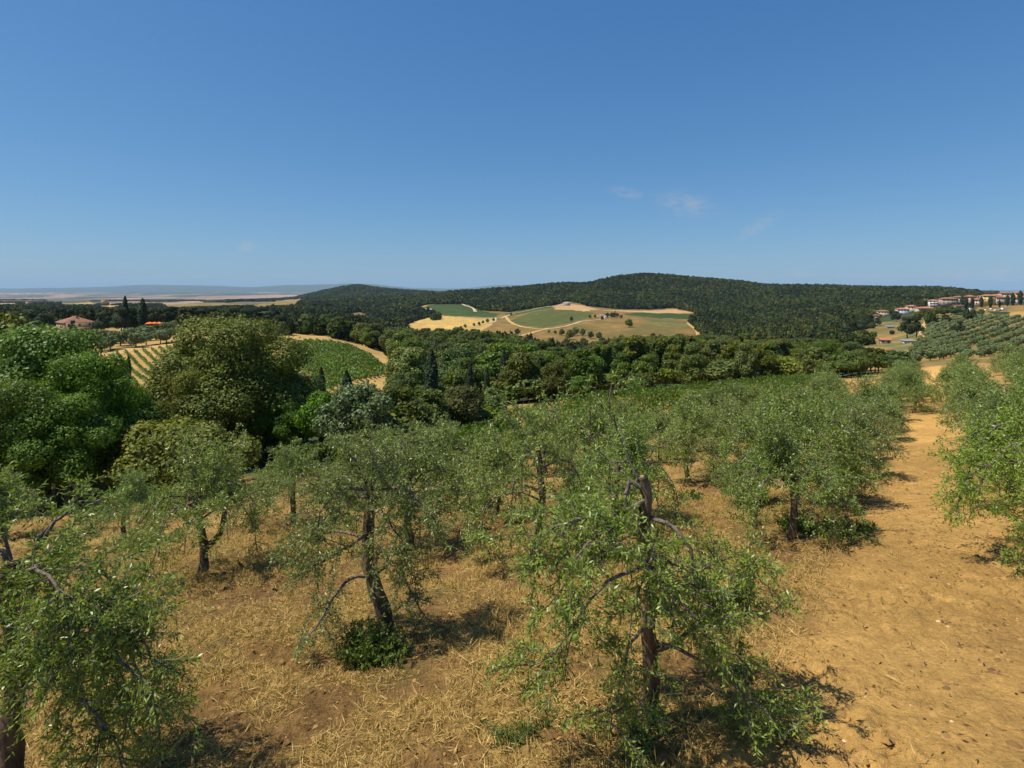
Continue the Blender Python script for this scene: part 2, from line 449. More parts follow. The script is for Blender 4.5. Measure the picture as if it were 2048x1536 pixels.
# ------------------------------------------------------------------ land cover (real colours of soil, stubble, scrub)
SAND = np.array((.54, .312, .094)); BROWN = np.array((.20, .118, .05)); STRAWC = np.array((.52, .345, .105))
DRY = np.array((.205, .135, .045)); WHEAT = np.array((.44, .29, .085)); SCRUB = np.array((.045, .062, .024))
GREENF = np.array((.042, .064, .015)); EARTH = np.array((.42, .26, .115)); TRACK = np.array((.56, .36, .165))
CLEAR_HILL = [(812,622),(853,608),(925,604),(962,621),(1020,624),(1105,611),(1140,603),(1180,613),(1250,619),(1300,619),(1345,616),
              (1392,625),(1396,640),(1380,646),(1410,676),(1400,740),(1200,740),(1000,740),(870,710),(800,664),(846,640),(880,637),(872,628),(845,624)]
POLYS = [  # (polygon in the photo, nearest and farthest depth, colour)
 (CLEAR_HILL, 480, 1500, DRY * np.array((1.0, .95, .85))),
 ([(818,623),(853,610),(846,623),(828,626)], 900, 1500, WHEAT * .9),
 ([(851,612),(880,607),(922,606),(950,616),(968,623),(1000,627),(992,634),(900,633),(862,630),(845,622)], 900, 1500, GREENF * 1.1),
 ([(805,664),(815,648),(845,638),(872,631),(960,636),(990,637),(984,650),(950,668),(900,680)], 600, 1300, WHEAT),
 ([(1020,641),(1060,625),(1105,618),(1150,620),(1190,626),(1170,638),(1110,652),(1085,657),(1040,650)], 500, 1300, GREENF * 1.0 + DRY * .2),
 ([(1005,629),(1040,622),(1100,612),(1110,616),(1060,624),(1020,632)], 700, 1400, GREENF * 1.2),
 ([(1245,629),(1270,624),(1388,628),(1388,639),(1320,637)], 700, 1400, GREENF),
 ([(1280,642),(1330,641),(1385,648),(1380,655),(1310,655)], 500, 1200, GREENF * .8 + DRY * .55),
 ([(1106,613),(1125,607),(1160,610),(1200,619),(1170,622),(1110,619)], 800, 1500, EARTH),
 ([(1200,620),(1300,622),(1345,618),(1392,626),(1340,627),(1260,624)], 800, 1500, EARTH),
 ([(495,613),(560,601),(628,597),(600,607),(590,615),(510,622)], 700, 3200, DRY * 1.25),
 ([(550,641),(620,630),(637,632),(620,641),(580,642)], 450, 1800, DRY * 1.3),
 ([(655,632),(720,624),(768,640),(740,644),(690,640)], 450, 1800, DRY * 1.05),
 ([(600,618),(640,616),(660,619),(630,621)], 900, 2500, DRY * 1.4),
 ([(85,612),(180,604),(205,612),(140,615)], 900, 4000, WHEAT * .85),
 ([(185,620),(215,610),(250,612),(230,622)], 900, 3000, WHEAT * .9),
 ([(310,612),(400,605),(440,606),(520,610),(530,616),(440,619),(340,619)], 900, 4000, WHEAT * .55),
 ([(1815,601),(1840,597),(1893,600),(1870,609),(1830,606)], 800, 1500, np.array((.13, .16, .04))),
 ([(1655,676),(1700,664),(1755,655),(1796,654),(1797,673),(1740,676),(1700,682)], 380, 800, DRY * 1.25),
 ([(1800,640),(1845,636),(1850,676),(1838,678)], 300, 800, DRY * .45 + GREENF * .8),
 ([(1908,627),(1950,621),(1968,627),(1920,632)], 420, 720, GREENF * .8),
 ([(1972,622),(2025,624),(2020,630),(1985,629)], 420, 720, GREENF * .65),
 ([(1950,613),(2060,609),(2060,619),(1960,621)], 480, 760, SAND * .52),
 ([(2022,624),(2060,622),(2060,636),(2012,632)], 420, 720, SAND * .7),
]
def land(x, y, z):
    px, py = proj(x, np.maximum(y, 1.0), z)
    n = len(x)
    s = (x - 2.0) * .8 - (y - 7.8) * .6
    f1 = fbm(x * .45, y * .45, 4, 21); f2 = fbm(x * 1.6, y * 1.6, 3, 31); f3 = fbm(x * .12, y * .12, 3, 41)
    row = np.abs((s + 2.75) % 5.5 - 2.75)                       # distance to the nearest tree row
    tilled = smooth(1.7, .3, row + (f1 - .5) * 3.2)
    corridor = smooth(.3, 1.6, s + (f1 - .5) * 2) * smooth(6.6, 5.2, s)
    straw = smooth(.45, .57, f2 * .55 + f1 * .45 + .03) * (1 - corridor * .85) * smooth(45, 20, y)
    c = SAND[None] * (.86 + .28 * f1)[:, None]
    c = c + (np.array((.37, .215, .075))[None] * (.8 + .4 * f2)[:, None] - c) * ((1 - corridor) * .85)[:, None]
    br = (tilled * (1 - corridor * .75) * (.55 + .45 * f3) * .62)[:, None]
    c = c + (BROWN[None] * (.75 + .5 * f2)[:, None] - c) * br
    c = c + (STRAWC[None] - c) * (straw * (1 - tilled * .55) * .8)[:, None]
    gmask = smooth(.60, .72, fbm(x * .5 + 40, y * .5, 3, 77)) * (1 - corridor) * .35
    c = c + (np.array((.17, .17, .05))[None] - c) * gmask[:, None]
    # middle distance
    far1 = fbm(x / 40, y / 60, 4, 51)
    mid = DRY[None] * (.75 + .5 * far1)[:, None]
    mid = mid + (SCRUB[None] - mid) * smooth(.42, .5, far1)[:, None] * .8
    c = c + (mid - c) * smooth(105, 120, y)[:, None]
    # scrub under the woods
    w = smooth(98, 106, y) * smooth(-.42, -.36, x / np.maximum(y, 1)) * smooth(.66, .62, x / np.maximum(y, 1)) * smooth(300, 280, y)
    c = c + (SCRUB[None] - c) * w[:, None]
    w = smooth(420, 480, y) * smooth(5000, 4000, y) * smooth(-.46, -.42, x / np.maximum(y, 1))
    c = c + (SCRUB[None] - c) * w[:, None]
    w = (smooth(40, 48, y) * smooth(112, 100, y) * smooth(-.95, -.9, x / np.maximum(y, 1)) * smooth(.02, -.05, x / np.maximum(y, 1)))
    c = c + (np.array((.075, .09, .03))[None] - c) * w[:, None]
    # the left farm hill: stubble
    w = (x / np.maximum(y, 1) < -.2) & (y > 118) & (y < 320)
    st = np.array((.39, .25, .085))[None] * (.82 + .36 * fbm(x / 7, y / 7, 4, 61))[:, None]
    gg = smooth(.55, .7, fbm(x / 18, y / 18, 3, 63))[:, None] * .3
    st = st + (np.array((.2, .19, .06))[None] - st) * gg
    c = np.where(w[:, None], st, c)
    # right olive slopes
    w = (x / np.maximum(y, 1) > .60) & (y > 115) & (y < 640)
    st = (SAND * .58)[None] * (.8 + .4 * fbm(x / 9, y / 9, 4, 65))[:, None]
    gg = smooth(.36, .54, fbm(x / 25, y / 25, 3, 67))[:, None] * np.where(x / np.maximum(y, 1) < .71, .85, .6)[:, None]
    st = st + (np.array((.115, .13, .045))[None] - st) * gg
    c = np.where(w[:, None], st, c)
    # the far plain: a patchwork of stubble, ploughed land and woods
    cid = cells(x / 330 + .5 * noise2(x / 300, y / 700, 5), y / 1000, 91)
    pal = np.array([(.40,.27,.18), (.33,.21,.15), (.48,.33,.22), (.10,.10,.06), (.27,.19,.13), (.07,.085,.045), (.38,.25,.17), (.16,.14,.085)])
    pc = pal[(cid * 7.999).astype(int)]
    wd = smooth(.5, .56, fbm(x / 900 + 5, y / 2600, 4, 95))[:, None]
    pc = pc * .80
    pc = pc + (np.array((.045, .06, .035))[None] - pc) * wd * .85
    mt = smooth(15500, 18500, y)[:, None]
    pc = pc + (np.array((.07, .085, .05))[None] - pc) * mt
    wfar = np.where(x / np.maximum(y, 1) < -.33, smooth(1300, 1700, y), smooth(4200, 5000, y))[:, None]
    c = c + (pc - c) * wfar
    wx = px + (fbm(x / 22, y / 30, 3, 73) - .5) * 6; wy = py + (fbm(x / 22 + 9, y / 30, 3, 75) - .5) * 2.4
    for poly, d0, d1, cc in POLYS:
        m = inpoly(wx, wy, poly) & (y > d0) & (y < d1)
        if m.any():
            v = .74 + .52 * fbm(x[m] / 14, y[m] / 20, 4, 71)
            cf_ = np.asarray(cc)[None] * v[:, None]
            if cc[0] < .32 and cc[0] > .12:
                g_ = smooth(.46, .66, fbm(x[m] / 34, y[m] / 60, 4, 79))[:, None] * .55
                cf_ = cf_ + (np.array((.085, .088, .026))[None] - cf_) * g_
            c[m] = cf_
    return np.clip(c, 0.005, .9)

# ------------------------------------------------------------------ the ground: one sheet to the horizon
def geo(a, b, r):
    n = max(2, int(math.log(b / a) / r))
    return list(np.exp(np.linspace(math.log(a), math.log(b), n, endpoint=False)))
rows = list(np.linspace(-6, 5, 14, endpoint=False)) + geo(5, 46, .0078) + geo(46, 130, .012) + geo(130, 2600, .0115) + geo(2600, 32000, .021) + [32000]
rows = np.array(rows)
us = np.linspace(-1.06, 1.06, 480)
GX = us[None, :] * (rows[:, None] + 8.0 * np.exp(-np.maximum(rows, 0) / 60)[:, None] + 0 * us[None, :])
GY = np.repeat(rows[:, None], len(us), 1)
gx, gy = GX.ravel(), GY.ravel()
gzv = ground_z(gx, gy)
LANDC = land(gx, gy, gzv)
s_ = (gx - 2.0) * .8 - (gy - 7.8) * .6
corr_ = smooth(.3, 1.6, s_) * smooth(6.6, 5.2, s_)
rough_ = smooth(60, 25, gy) * (.5 + .5 * (1 - corr_ * .8)) * (.4 + 1.2 * smooth(.4, .65, fbm(gx * .5, gy * .5, 3, 21)))
cl = np.abs(fbm(gx * 3.1, gy * 3.1, 3, 101) - .5) * 2
cl2 = fbm(gx * 6.5, gy * 6.5, 2, 103) - .5
gzc = gzv + rough_ * ((cl - .35) * .20 + cl2 * .14)
nr_, nc_ = len(rows), len(us)
V = np.stack([gx, gy, gzc], 1)
ii = np.arange(nr_ - 1)[:, None] * nc_; jj = np.arange(nc_ - 1)[None]
Q = np.stack([ii + jj, ii + jj + 1, ii + nc_ + jj + 1, ii + nc_ + jj], -1).reshape(-1, 4)
mb = MB(); mb.add(V, Q, 0, .5)

k = NT('ground')
pos = k.N('ShaderNodeNewGeometry').outputs['Position']
base = k.attr('land', 'Color')
n1 = k.noise(2.2, 8, .62, pos); n2 = k.noise(17, 6, .65, pos); n3 = k.noise(60, 3, .6, pos)
near_w = k.attr('near')
vor = k.N('ShaderNodeTexVoronoi', {'Scale': 7.0, 'Randomness': 1.0}, feature='F1'); k.l.new(pos, vor.inputs['Vector'])
fac = k.math('MULTIPLY', k.ramp(n1, .3, .72, .78, 1.2), k.ramp(n2, .28, .75, .72, 1.22))
fac = k.math('MULTIPLY', fac, k.ramp(n3, .3, .75, .85, 1.12))
fac = k.math('ADD', k.math('MULTIPLY', fac, near_w), k.math('SUBTRACT', 1.0, near_w))
nf = k.noise(.12, 6, .65, pos)
fac = k.math('MULTIPLY', fac, k.math('MULTIPLY', k.ramp(nf, .3, .7, .76, 1.2), k.ramp(k.noise(.025, 5, .6, pos), .3, .7, .86, 1.12)))
vm = k.N('ShaderNodeVectorMath', {0: base}, operation='SCALE'); k.l.new(fac, vm.inputs['Scale'])
hgt = k.math('ADD', k.math('MULTIPLY', n2, .55), k.math('MULTIPLY', n3, .28))
hgt = k.math('ADD', hgt, k.math('MULTIPLY', k.math('SUBTRACT', 1.0, vor.outputs['Distance']), .35))
mps = k.N('ShaderNodeMapping', {'Rotation': (0, 0, .7), 'Scale': (5, 34, 8)}); k.l.new(pos, mps.inputs[0])
ns = k.noise(1.0, 5, .7, mps.outputs[0])
mps2 = k.N('ShaderNodeMapping', {'Rotation': (0, 0, -.5), 'Scale': (30, 6, 8)}); k.l.new(pos, mps2.inputs[0])
ns2 = k.noise(1.0, 5, .7, mps2.outputs[0])
strw = k.attr('straw')
sf = k.math('MULTIPLY', k.ramp(ns, .32, .68, .62, 1.32), k.ramp(ns2, .32, .68, .7, 1.26))
sf = k.math('ADD', k.math('MULTIPLY', sf, strw), k.math('SUBTRACT', 1.0, strw))
vm2 = k.N('ShaderNodeVectorMath', {0: vm.outputs[0]}, operation='SCALE'); k.l.new(sf, vm2.inputs['Scale'])
hgt = k.math('ADD', hgt, k.math('MULTIPLY', k.math('MULTIPLY', k.math('ADD', ns, ns2), strw), .5))
hgt = k.math('MULTIPLY', hgt, near_w)
bmp = k.bump(hgt, 1.0, .11)
M['ground'] = k.done(k.bsdf(vm2.outputs[0], .95, .1, bmp))
ground = mb.build('ground', M['ground'], smooth_shade=True)
tag(ground, kind='structure')
ca = ground.data.attributes.new('land', 'FLOAT_COLOR', 'POINT')
ca.data.foreach_set('color', np.concatenate([LANDC, np.ones((len(LANDC), 1))], 1).astype(np.float32).ravel())
na = ground.data.attributes.new('near', 'FLOAT', 'POINT')
na.data.foreach_set('value', smooth(120, 30, gy).astype(np.float32))
sa = ground.data.attributes.new('straw', 'FLOAT', 'POINT')
sa.data.foreach_set('value', (smooth(60, 20, gy) * (1 - .85 * corr_)).astype(np.float32))
def clod_z(x, y):
    """height of the tilled surface, clods included"""
    x = np.asarray(x, float); y = np.asarray(y, float)
    s = (x - 2.0) * .8 - (y - 7.8) * .6
    co = smooth(.3, 1.6, s) * smooth(6.6, 5.2, s)
    r = smooth(60, 25, y) * (.5 + .5 * (1 - co * .8)) * (.4 + 1.2 * smooth(.4, .65, fbm(x * .5, y * .5, 3, 21)))
    c1 = np.abs(fbm(x * 3.1, y * 3.1, 3, 101) - .5) * 2
    c2 = fbm(x * 6.5, y * 6.5, 2, 103) - .5
    return ground_z(x, y) + r * ((c1 - .35) * .20 + c2 * .14)

# tracks: ribbons of pale earth laid on the ground
def track(pts, width, mat, dmin, dmax, lift=.06, n=60):
    w = np.array([hit(px, py, dmin, dmax) for px, py in pts])
    t = np.linspace(0, len(w) - 1, n)
    X = pchip(np.arange(len(w)), w[:, 0], t); Y = pchip(np.arange(len(w)), w[:, 1], t)
    d = np.gradient(np.stack([X, Y], 1), axis=0); d /= np.linalg.norm(d, axis=1)[:, None] + 1e-9
    nrm = np.stack([-d[:, 1], d[:, 0]], 1)
    wob = width * (.85 + .3 * noise2(t * 2.3, t * 0 + width, 7))
    L = []
    for q in (-.5, -.17, .17, .5):
        x = X + nrm[:, 0] * wob * q; y = Y + nrm[:, 1] * wob * q
        L.append(np.stack([x, y, ground_z(x, y) + lift * (1 if abs(q) < .3 else .4) + lift], 1))
    V = np.stack(L, 1).reshape(-1, 3)
    i = np.arange(n - 1)[:, None] * 4; j = np.arange(3)[None]
    Q = np.stack([i + j, i + j + 1, i + 4 + j + 1, i + 4 + j], -1).reshape(-1, 4)
    o = MB().add(V, Q).build('dirt_track', mat, smooth_shade=True)
    tag(o, kind='structure')
    return o
M['track'] = plain_mat('track_earth', (.44, .28, .11), .95, .22, .7, .1)
M['track_pale'] = plain_mat('track_gravel', (.44, .35, .23), .95, .12, .3, .1)
track([(600,679),(650,682),(700,691),(750,711),(790,738),(800,752)], 5.0, M['track'], 130, 290)
track([(1140,632),(1020,633),(1000,630)], 6, M['track_pale'], 650, 1400, .25) if False else None
track([(1000,637),(1030,627),(1075,617),(1110,612),(1135,610)], 6, M['track_pale'], 650, 1500, .3)
track([(1010,632),(1022,645),(1050,655),(1080,658),(1096,657)], 5.5, M['track'], 500, 1200, .3)
track([(1096,658),(1130,653),(1165,643),(1195,640),(1215,634)], 4.5, M['track_pale'], 500, 1200, .3)
track([(945,652),(970,648),(990,643),(991,636)], 4.5, M['track_pale'], 500, 1200, .3)
track([(920,635),(960,637),(1000,636)], 6, M['track_pale'], 600, 1400, .3)
track([(1096,658),(1070,664),(1040,672)], 7, M['track'], 480, 1200, .3)
track([(1380,646),(1395,660),(1405,676)], 10, M['track'], 450, 1100, .3)
track([(920,606),(945,616),(951,624)], 7, M['track_pale'], 800, 1700, .35)
track([(1845,676),(1846,660),(1851,648),(1856,640)], 5, M['track'], 220, 620, .12)
track([(1960,668),(2000,660),(2048,650)], 3.2, M['track'], 200, 620, .12)
track([(215,716),(225,708),(260,700),(320,693),(370,686)], 7.0, M['track'], 130, 260)
track([(190,704),(240,697),(300,691),(360,683)], 2.2, plain_mat('verge_grass', (.13, .13, .045), .95, .3, .8, .1), 150, 260, .16)

# ------------------------------------------------------------------ haze: even air over the whole country
hz = MB().box((0, 16000, 40), (74000, 34000, 720)).build('haze', [])
tag(hz, 'faint blue summer haze lying over the whole country', 'haze', kind='stuff')
hm = bpy.data.materials.new('haze'); hm.use_nodes = True
hm.node_tree.nodes.clear()
ho = hm.node_tree.nodes.new('ShaderNodeOutputMaterial')
hv = hm.node_tree.nodes.new('ShaderNodeVolumePrincipled')
hv.inputs['Color'].default_value = (.48, .73, 1.0, 1)
hv.inputs['Density'].default_value = 2.9e-5
hv.inputs['Anisotropy'].default_value = 0.0
hm.node_tree.links.new(hv.outputs[0], ho.inputs['Volume'])
hz.data.materials.append(hm)
# ------------------------------------------------------------------ foliage generators
def rnd_unit(rs, n):
    v = rs.normal(size=(n, 3)); return v / (np.linalg.norm(v, axis=1)[:, None] + 1e-9)
def leaves(mb, P0, D0, L, Wd, rs, mi=0, tint=None):
    """pointed leaves: four corners each, from P0 along D0"""
    n = len(P0)
    D0 = D0 / (np.linalg.norm(D0, axis=1)[:, None] + 1e-9)
    S = np.cross(D0, rnd_unit(rs, n)); S /= np.linalg.norm(S, axis=1)[:, None] + 1e-9
    L = np.broadcast_to(L, (n,))[:, None]; Wd = np.broadcast_to(Wd, (n,))[:, None]
    m = P0 + D0 * L * .45
    V = np.stack([P0, m + S * Wd * .5, P0 + D0 * L, m - S * Wd * .5], 1).reshape(-1, 3)
    t = rs.uniform(0, 1, n) if tint is None else tint
    mb.add(V, np.arange(n * 4).reshape(-1, 4), mi, np.repeat(t, 4))
def cards(mb, C, N, size, rs, mi=0, tint=None, jit=.8):
    """leaf sprays: irregular four-cornered faces about N, scattered through a crown"""
    n = len(C)
    N = N + rnd_unit(rs, n) * jit
    N /= np.linalg.norm(N, axis=1)[:, None] + 1e-9
    A = np.cross(N, rnd_unit(rs, n)); A /= np.linalg.norm(A, axis=1)[:, None] + 1e-9
    B = np.cross(N, A)
    s = (np.broadcast_to(size, (n,)) * rs.uniform(.6, 1.35, n))[:, None]
    k1, k2, k3 = (rs.uniform(.35, .75, (n, 1)) for _ in range(3))
    V = np.stack([C - A * s * .62, C + B * s * k1 - N * s * .12, C + A * s * (.4 + k2 * .4), C - B * s * k3 - N * s * .12], 1).reshape(-1, 3)
    t = rs.uniform(0, 1, n) if tint is None else tint
    mb.add(V, np.arange(n * 4).reshape(-1, 4), mi, np.repeat(t, 4))
def spline(pts, n):
    pts = np.asarray(pts, float)
    if len(pts) < 3:
        return pts[0] + (pts[-1] - pts[0]) * np.linspace(0, 1, n)[:, None]
    s = np.concatenate([[0], np.cumsum(np.linalg.norm(np.diff(pts, axis=0), axis=1) + 1e-6)])
    q = np.linspace(0, s[-1], n)
    # Catmull-Rom through the points
    out = []
    for c in range(3):
        m = np.gradient(pts[:, c], s)
        k = np.clip(np.searchsorted(s, q, side='right') - 1, 0, len(s) - 2)
        h = s[k + 1] - s[k]; t = (q - s[k]) / h
        out.append((1 + 2 * t) * (1 - t) ** 2 * pts[k, c] + t * (1 - t) ** 2 * h * m[k] + t * t * (3 - 2 * t) * pts[k + 1, c] + t * t * (t - 1) * h * m[k + 1])
    return np.stack(out, 1)
def trunk_mesh(path, r0, r1, rs, knots=.25, sides=10, n=16):
    p = spline(path, n)
    p[1:-1] += rs.normal(size=(n - 2, 3)) * r0 * .12
    t = np.linspace(0, 1, n)
    r = r0 + (r1 - r0) * t
    r = r * (1 + knots * (rs.rand(n) - .4)) * (1 + .55 * np.exp(-t * 9))
    m = MB(); m.tube(p, r, sides)
    # gnarl the surface
    V = m.v[0]; ang = np.tile(np.arange(sides) * 2 * math.pi / sides, n)
    ctr = np.repeat(p, sides, 0)
    amp = 1 + .22 * np.sin(ang * 3 + np.repeat(t * 5, sides)) * rs.uniform(.3, 1, len(V))
    m.v[0] = ctr + (V - ctr) * amp[:, None]
    return m, p
def limb_foliage(mb_wood, mb_leaf, path, r0, rs, leafy=.2, dens=1.0, lsize=1.0, droop=.34, sec_len=(.3, .8), twig_len=(.10, .27), step=.085, wood_mi=0):
    """side shoots along a limb, hanging twigs on them, narrow leaves on the twigs"""
    n = len(path)
    seg = np.linalg.norm(np.diff(path, axis=0), axis=1); tot = seg.sum()
    ns = max(2, int(tot * (1 - leafy) / step))
    P0 = []; DD = []
    for i in range(ns):
        t = leafy + (1 - leafy) * (i + rs.rand()) / ns
        f = t * (n - 1); a = int(min(f, n - 2)); base = path[a] + (path[a + 1] - path[a]) * (f - a)
        d = path[a + 1] - path[a]; d /= np.linalg.norm(d) + 1e-9
        side = rs.normal(size=3); side[2] *= .6; side /= np.linalg.norm(side)
        v = d * .5 + side * .9 + np.array([0, 0, .25])
        v /= np.linalg.norm(v)
        ln = rs.uniform(*sec_len)
        m = 5
        q = [base]
        for j in range(m):
            v = v + np.array([0, 0, -droop * .34 * (j + 1) / m]) + rs.normal(size=3) * .10
            v /= np.linalg.norm(v)
            q.append(q[-1] + v * ln / m)
        q = np.array(q)
        mb_wood.tube(q, np.linspace(.009, .004, len(q)) * (1 + r0 * 4), 3, wood_mi, .5, cap=False)
        nt = max(2, int(ln / .042 * dens))
        for j in range(nt):
            f2 = ((j + rs.rand()) / nt) ** .7 * m; b = int(min(f2, m - 1)); tb = q[b] + (q[b + 1] - q[b]) * (f2 - b)
            tv = (q[b + 1] - q[b]) / (np.linalg.norm(q[b + 1] - q[b]) + 1e-9) * .5 + rs.normal(size=3) * .55
            tv[2] += .1 if rs.rand() < .45 else -droop * .5
            tv /= np.linalg.norm(tv)
            tl = rs.uniform(*twig_len)
            nl = max(4, int(tl / (.024 * lsize)))
            s = np.linspace(.05, 1, nl)
            bend = np.array([0, 0, -droop * .25])
            pts = tb + tv * (s * tl)[:, None] + bend * (s ** 2 * tl)[:, None]
            P0.append(pts); DD.append(np.tile(tv + bend, (nl, 1)))
            if lsize < 1.2: mb_wood.tube(np.array([tb, pts[-1]]), [.0035, .0015], 3, wood_mi, .5, cap=False)
    P0 = np.concatenate(P0); DD = np.concatenate(DD); nn = len(P0)
    dirs = DD * .75 + rnd_unit(rs, nn) * .75
    leaves(mb_leaf, P0, dirs, rs.uniform(.052, .085, nn) * lsize, rs.uniform(.016, .025, nn) * lsize, rs, 0, np.clip(rs.normal(.5, .22, nn), 0, 1))
def olive_tree(name, loc, label, group, trunks, limbs, rs, r_trunk=.11, dens=1.0, lsize=1.0, bare=(), stump=True, mat='olive'):
    """olive > trunk, branches, crown; paths are in metres from the foot of the tree"""
    root = empty(name, loc, label, 'olive tree', group)
    for i, tp in enumerate(trunks):
        m, p = trunk_mesh(tp, r_trunk * (1 if i == 0 else .7), r_trunk * (.62 if i == 0 else .42), rs)
        tr = m.build('trunk', M['bark'], root, smooth_shade=True)
        if stump:
            c = MB(); top = p[-1]; d = p[-1] - p[-2]; d /= np.linalg.norm(d)
            c.tube(np.array([top - d * .01, top + d * .018]), r_trunk * .5, 9)
            c.build('cut_end', M['cut'], tr)
    wood, lf = MB(), MB()
    for lp, r0, leafy, *dk in limbs:
        path = spline(lp, 14)
        path[1:] += np.cumsum(rs.normal(size=(13, 3)) * .012, 0)
        b = MB(); b.tube(path, np.linspace(r0, max(.007, r0 * .28), 14), 7)
        b.build('branch', M['bark_grey'], root, smooth_shade=True)
        if leafy < 1:
            limb_foliage(wood, lf, path, r0, rs, leafy, dens * (dk[0] if dk else 1), lsize, step=.085 / (dk[0] if dk else 1))
    cr = MB()
    cr.v, cr.f, cr.m, cr.t, cr.n = lf.v, lf.f, lf.m, lf.t, lf.n
    for v, f, t in zip(wood.v, wood.f, wood.t):
        cr.f.append(f + lf.n); cr.v.append(v); cr.m.append(np.full(len(f), 1)); cr.t.append(t)
    cr.build('crown', [M[mat], M['bark_grey']], root)
    return root
def auto_limbs(rs, H, R, hb, n, dr=1.0):
    """limbs that leave the trunk head, arch outwards and hang"""
    out = []
    for i in range(n):
        az = 2 * math.pi * (i + rs.uniform(-.3, .3)) / n
        c, s = math.cos(az), math.sin(az)
        h0 = hb * rs.uniform(.72, 1.0); rr = R * rs.uniform(.72, 1.08)
        zt = rs.uniform(.25, .95) * hb * .9
        pk = h0 + rs.uniform(.25, .8)
        out.append(([(0, 0, h0), (c * rr * .28, s * rr * .28, pk - .12), (c * rr * .6, s * rr * .6, pk), (c * rr * .9, s * rr * .9, (pk + zt) / 2 + .2), (c * rr, s * rr, zt)], .035, .2))
    for i in range(max(3, n // 2)):
        az = rs.uniform(0, 2 * math.pi); rr = R * rs.uniform(.15, .55)
        c, s = math.cos(az), math.sin(az)
        out.append(([(0, 0, hb * .9), (c * rr * .5, s * rr * .5, hb + (H - hb) * .4), (c * rr, s * rr, H * rs.uniform(.86, 1.0))], .026, .15))
    return out
def scatter_tree_meshes(root_src, name, loc, label, cat, group, rz, sc):
    """a copy of a tree with copies of its parts (mesh data shared)"""
    r = root_src.copy(); r.name = name
    col.objects.link(r)
    r.location = loc; r.rotation_euler = (0, 0, rz); r.scale = sc
    tag(r, label, cat)
    if group: r['group'] = group
    elif 'group' in r: del r['group']
    for ch in root_src.children:
        c = ch.copy(); col.objects.link(c); c.parent = r
        for g in ch.children:
            d = g.copy(); col.objects.link(d); d.parent = c
    return r
class Stock:
    """tree models: the first use places the model itself, later uses copies"""
    def __init__(self): self.src = {}; self.used = set()
    def place(self, key, maker, name, loc, label, cat, group, rz=0.0, sc=(1, 1, 1)):
        if key not in self.src:
            self.src[key] = maker()
        s = self.src[key]
        if key not in self.used:
            self.used.add(key)
            s.name = name; s.location = loc; s.rotation_euler = (0, 0, rz); s.scale = sc
            tag(s, label, cat)
            if group: s['group'] = group
            return s
        return scatter_tree_meshes(s, name, loc, label, cat, group, rz, sc)
STOCK = Stock()

def blob_crown(rs, blobs, leaf, cover, mat_mi=0, tint_top=.0):
    """leaf sprays over the outside of many unequal clumps, with gaps between the clumps"""
    m = MB()
    C = np.array([b[0] for b in blobs]); R = np.array([b[1] for b in blobs])
    for i, (c, r) in enumerate(blobs):
        n = int(4 * math.pi * r * r * cover / (leaf * leaf * .75))
        d = rnd_unit(rs, n)
        lump = 1 + .22 * (fbm(d[:, 0] * 2.3 + i, d[:, 1] * 2.3 + d[:, 2] * 1.7, 2, 11 + i % 50) - .5) * 2
        q_ = rs.rand(n)
        rad = r * lump * np.where(q_ < .68, rs.uniform(.86, 1.08, n), np.where(q_ < .86, rs.uniform(.45, .9, n), rs.uniform(1.05, 1.32, n)))
        p = np.array(c) + d * rad[:, None] * np.array((1, 1, .86))
        dist = np.linalg.norm((p[:, None] - C[None]) / np.array((1, 1, .9)), axis=2) / R[None]
        dist[:, i] = 9
        keep = dist.min(1) > .74
        p, d = p[keep], d[keep]
        if len(p) == 0: continue
        t = np.clip(rs.normal(.48 + .16 * rs.uniform(-1, 1), .22, len(p)), 0, 1)
        cards(m, p, d + np.array((0, 0, .25)), leaf, rs, mat_mi, t)
    return m
def broad_tree(name, H, R, rs, leaf, cover, mat, nb=26, trunk=.3, base=.2, br=(.24, .42), barkm='bark_dark'):
    """broadleaf tree: trunk, limbs, crown of clumps on an uneven ellipsoid; returned at the origin"""
    root = empty(name, (0, 0, 0), 'tree', 'tree')
    zc = H * (base + 1) / 2; hz_ = H * (1 - base) / 2
    blobs = []
    for i in range(nb):
        d = rnd_unit(rs, 1)[0]
        if d[2] < -.55: d[2] *= -.6
        f = rs.uniform(.45, .8) if i > nb * .25 else rs.uniform(.1, .4)
        r = R * rs.uniform(*br)
        c = np.array([d[0] * R * f, d[1] * R * f, zc + d[2] * hz_ * f])
        c[2] = min(c[2], H - r * .8)
        blobs.append((c, r))
    for q in range(6):
        a = q * 1.05 + rs.uniform(0, .6); f = rs.uniform(.12, .42) * R; r = R * rs.uniform(.19, .27)
        blobs.append((np.array([math.cos(a) * f, math.sin(a) * f, H - r * .86 - f * .22 * rs.uniform(.4, 1.2)]), r))
    cr = blob_crown(rs, blobs, leaf, cover)
    m, p = trunk_mesh([(0, 0, -.3), (.05 * R, 0, H * .25), (0, .04 * R, H * .55)], trunk, trunk * .45, rs, .1, 8, 8)
    m.build('trunk', M[barkm], root, smooth_shade=True)
    for c, r in blobs[::max(1, nb // 5)][:5]:
        b = MB(); b.tube(spline([(0, 0, H * rs.uniform(.2, .45)), (c[0] * .5, c[1] * .5, c[2] * .72), tuple(c)], 6), np.linspace(trunk * .4, trunk * .12, 6), 5)
        b.build('branch', M[barkm], root, smooth_shade=True)
    cr.build('crown', [M[mat]], root)
    return root
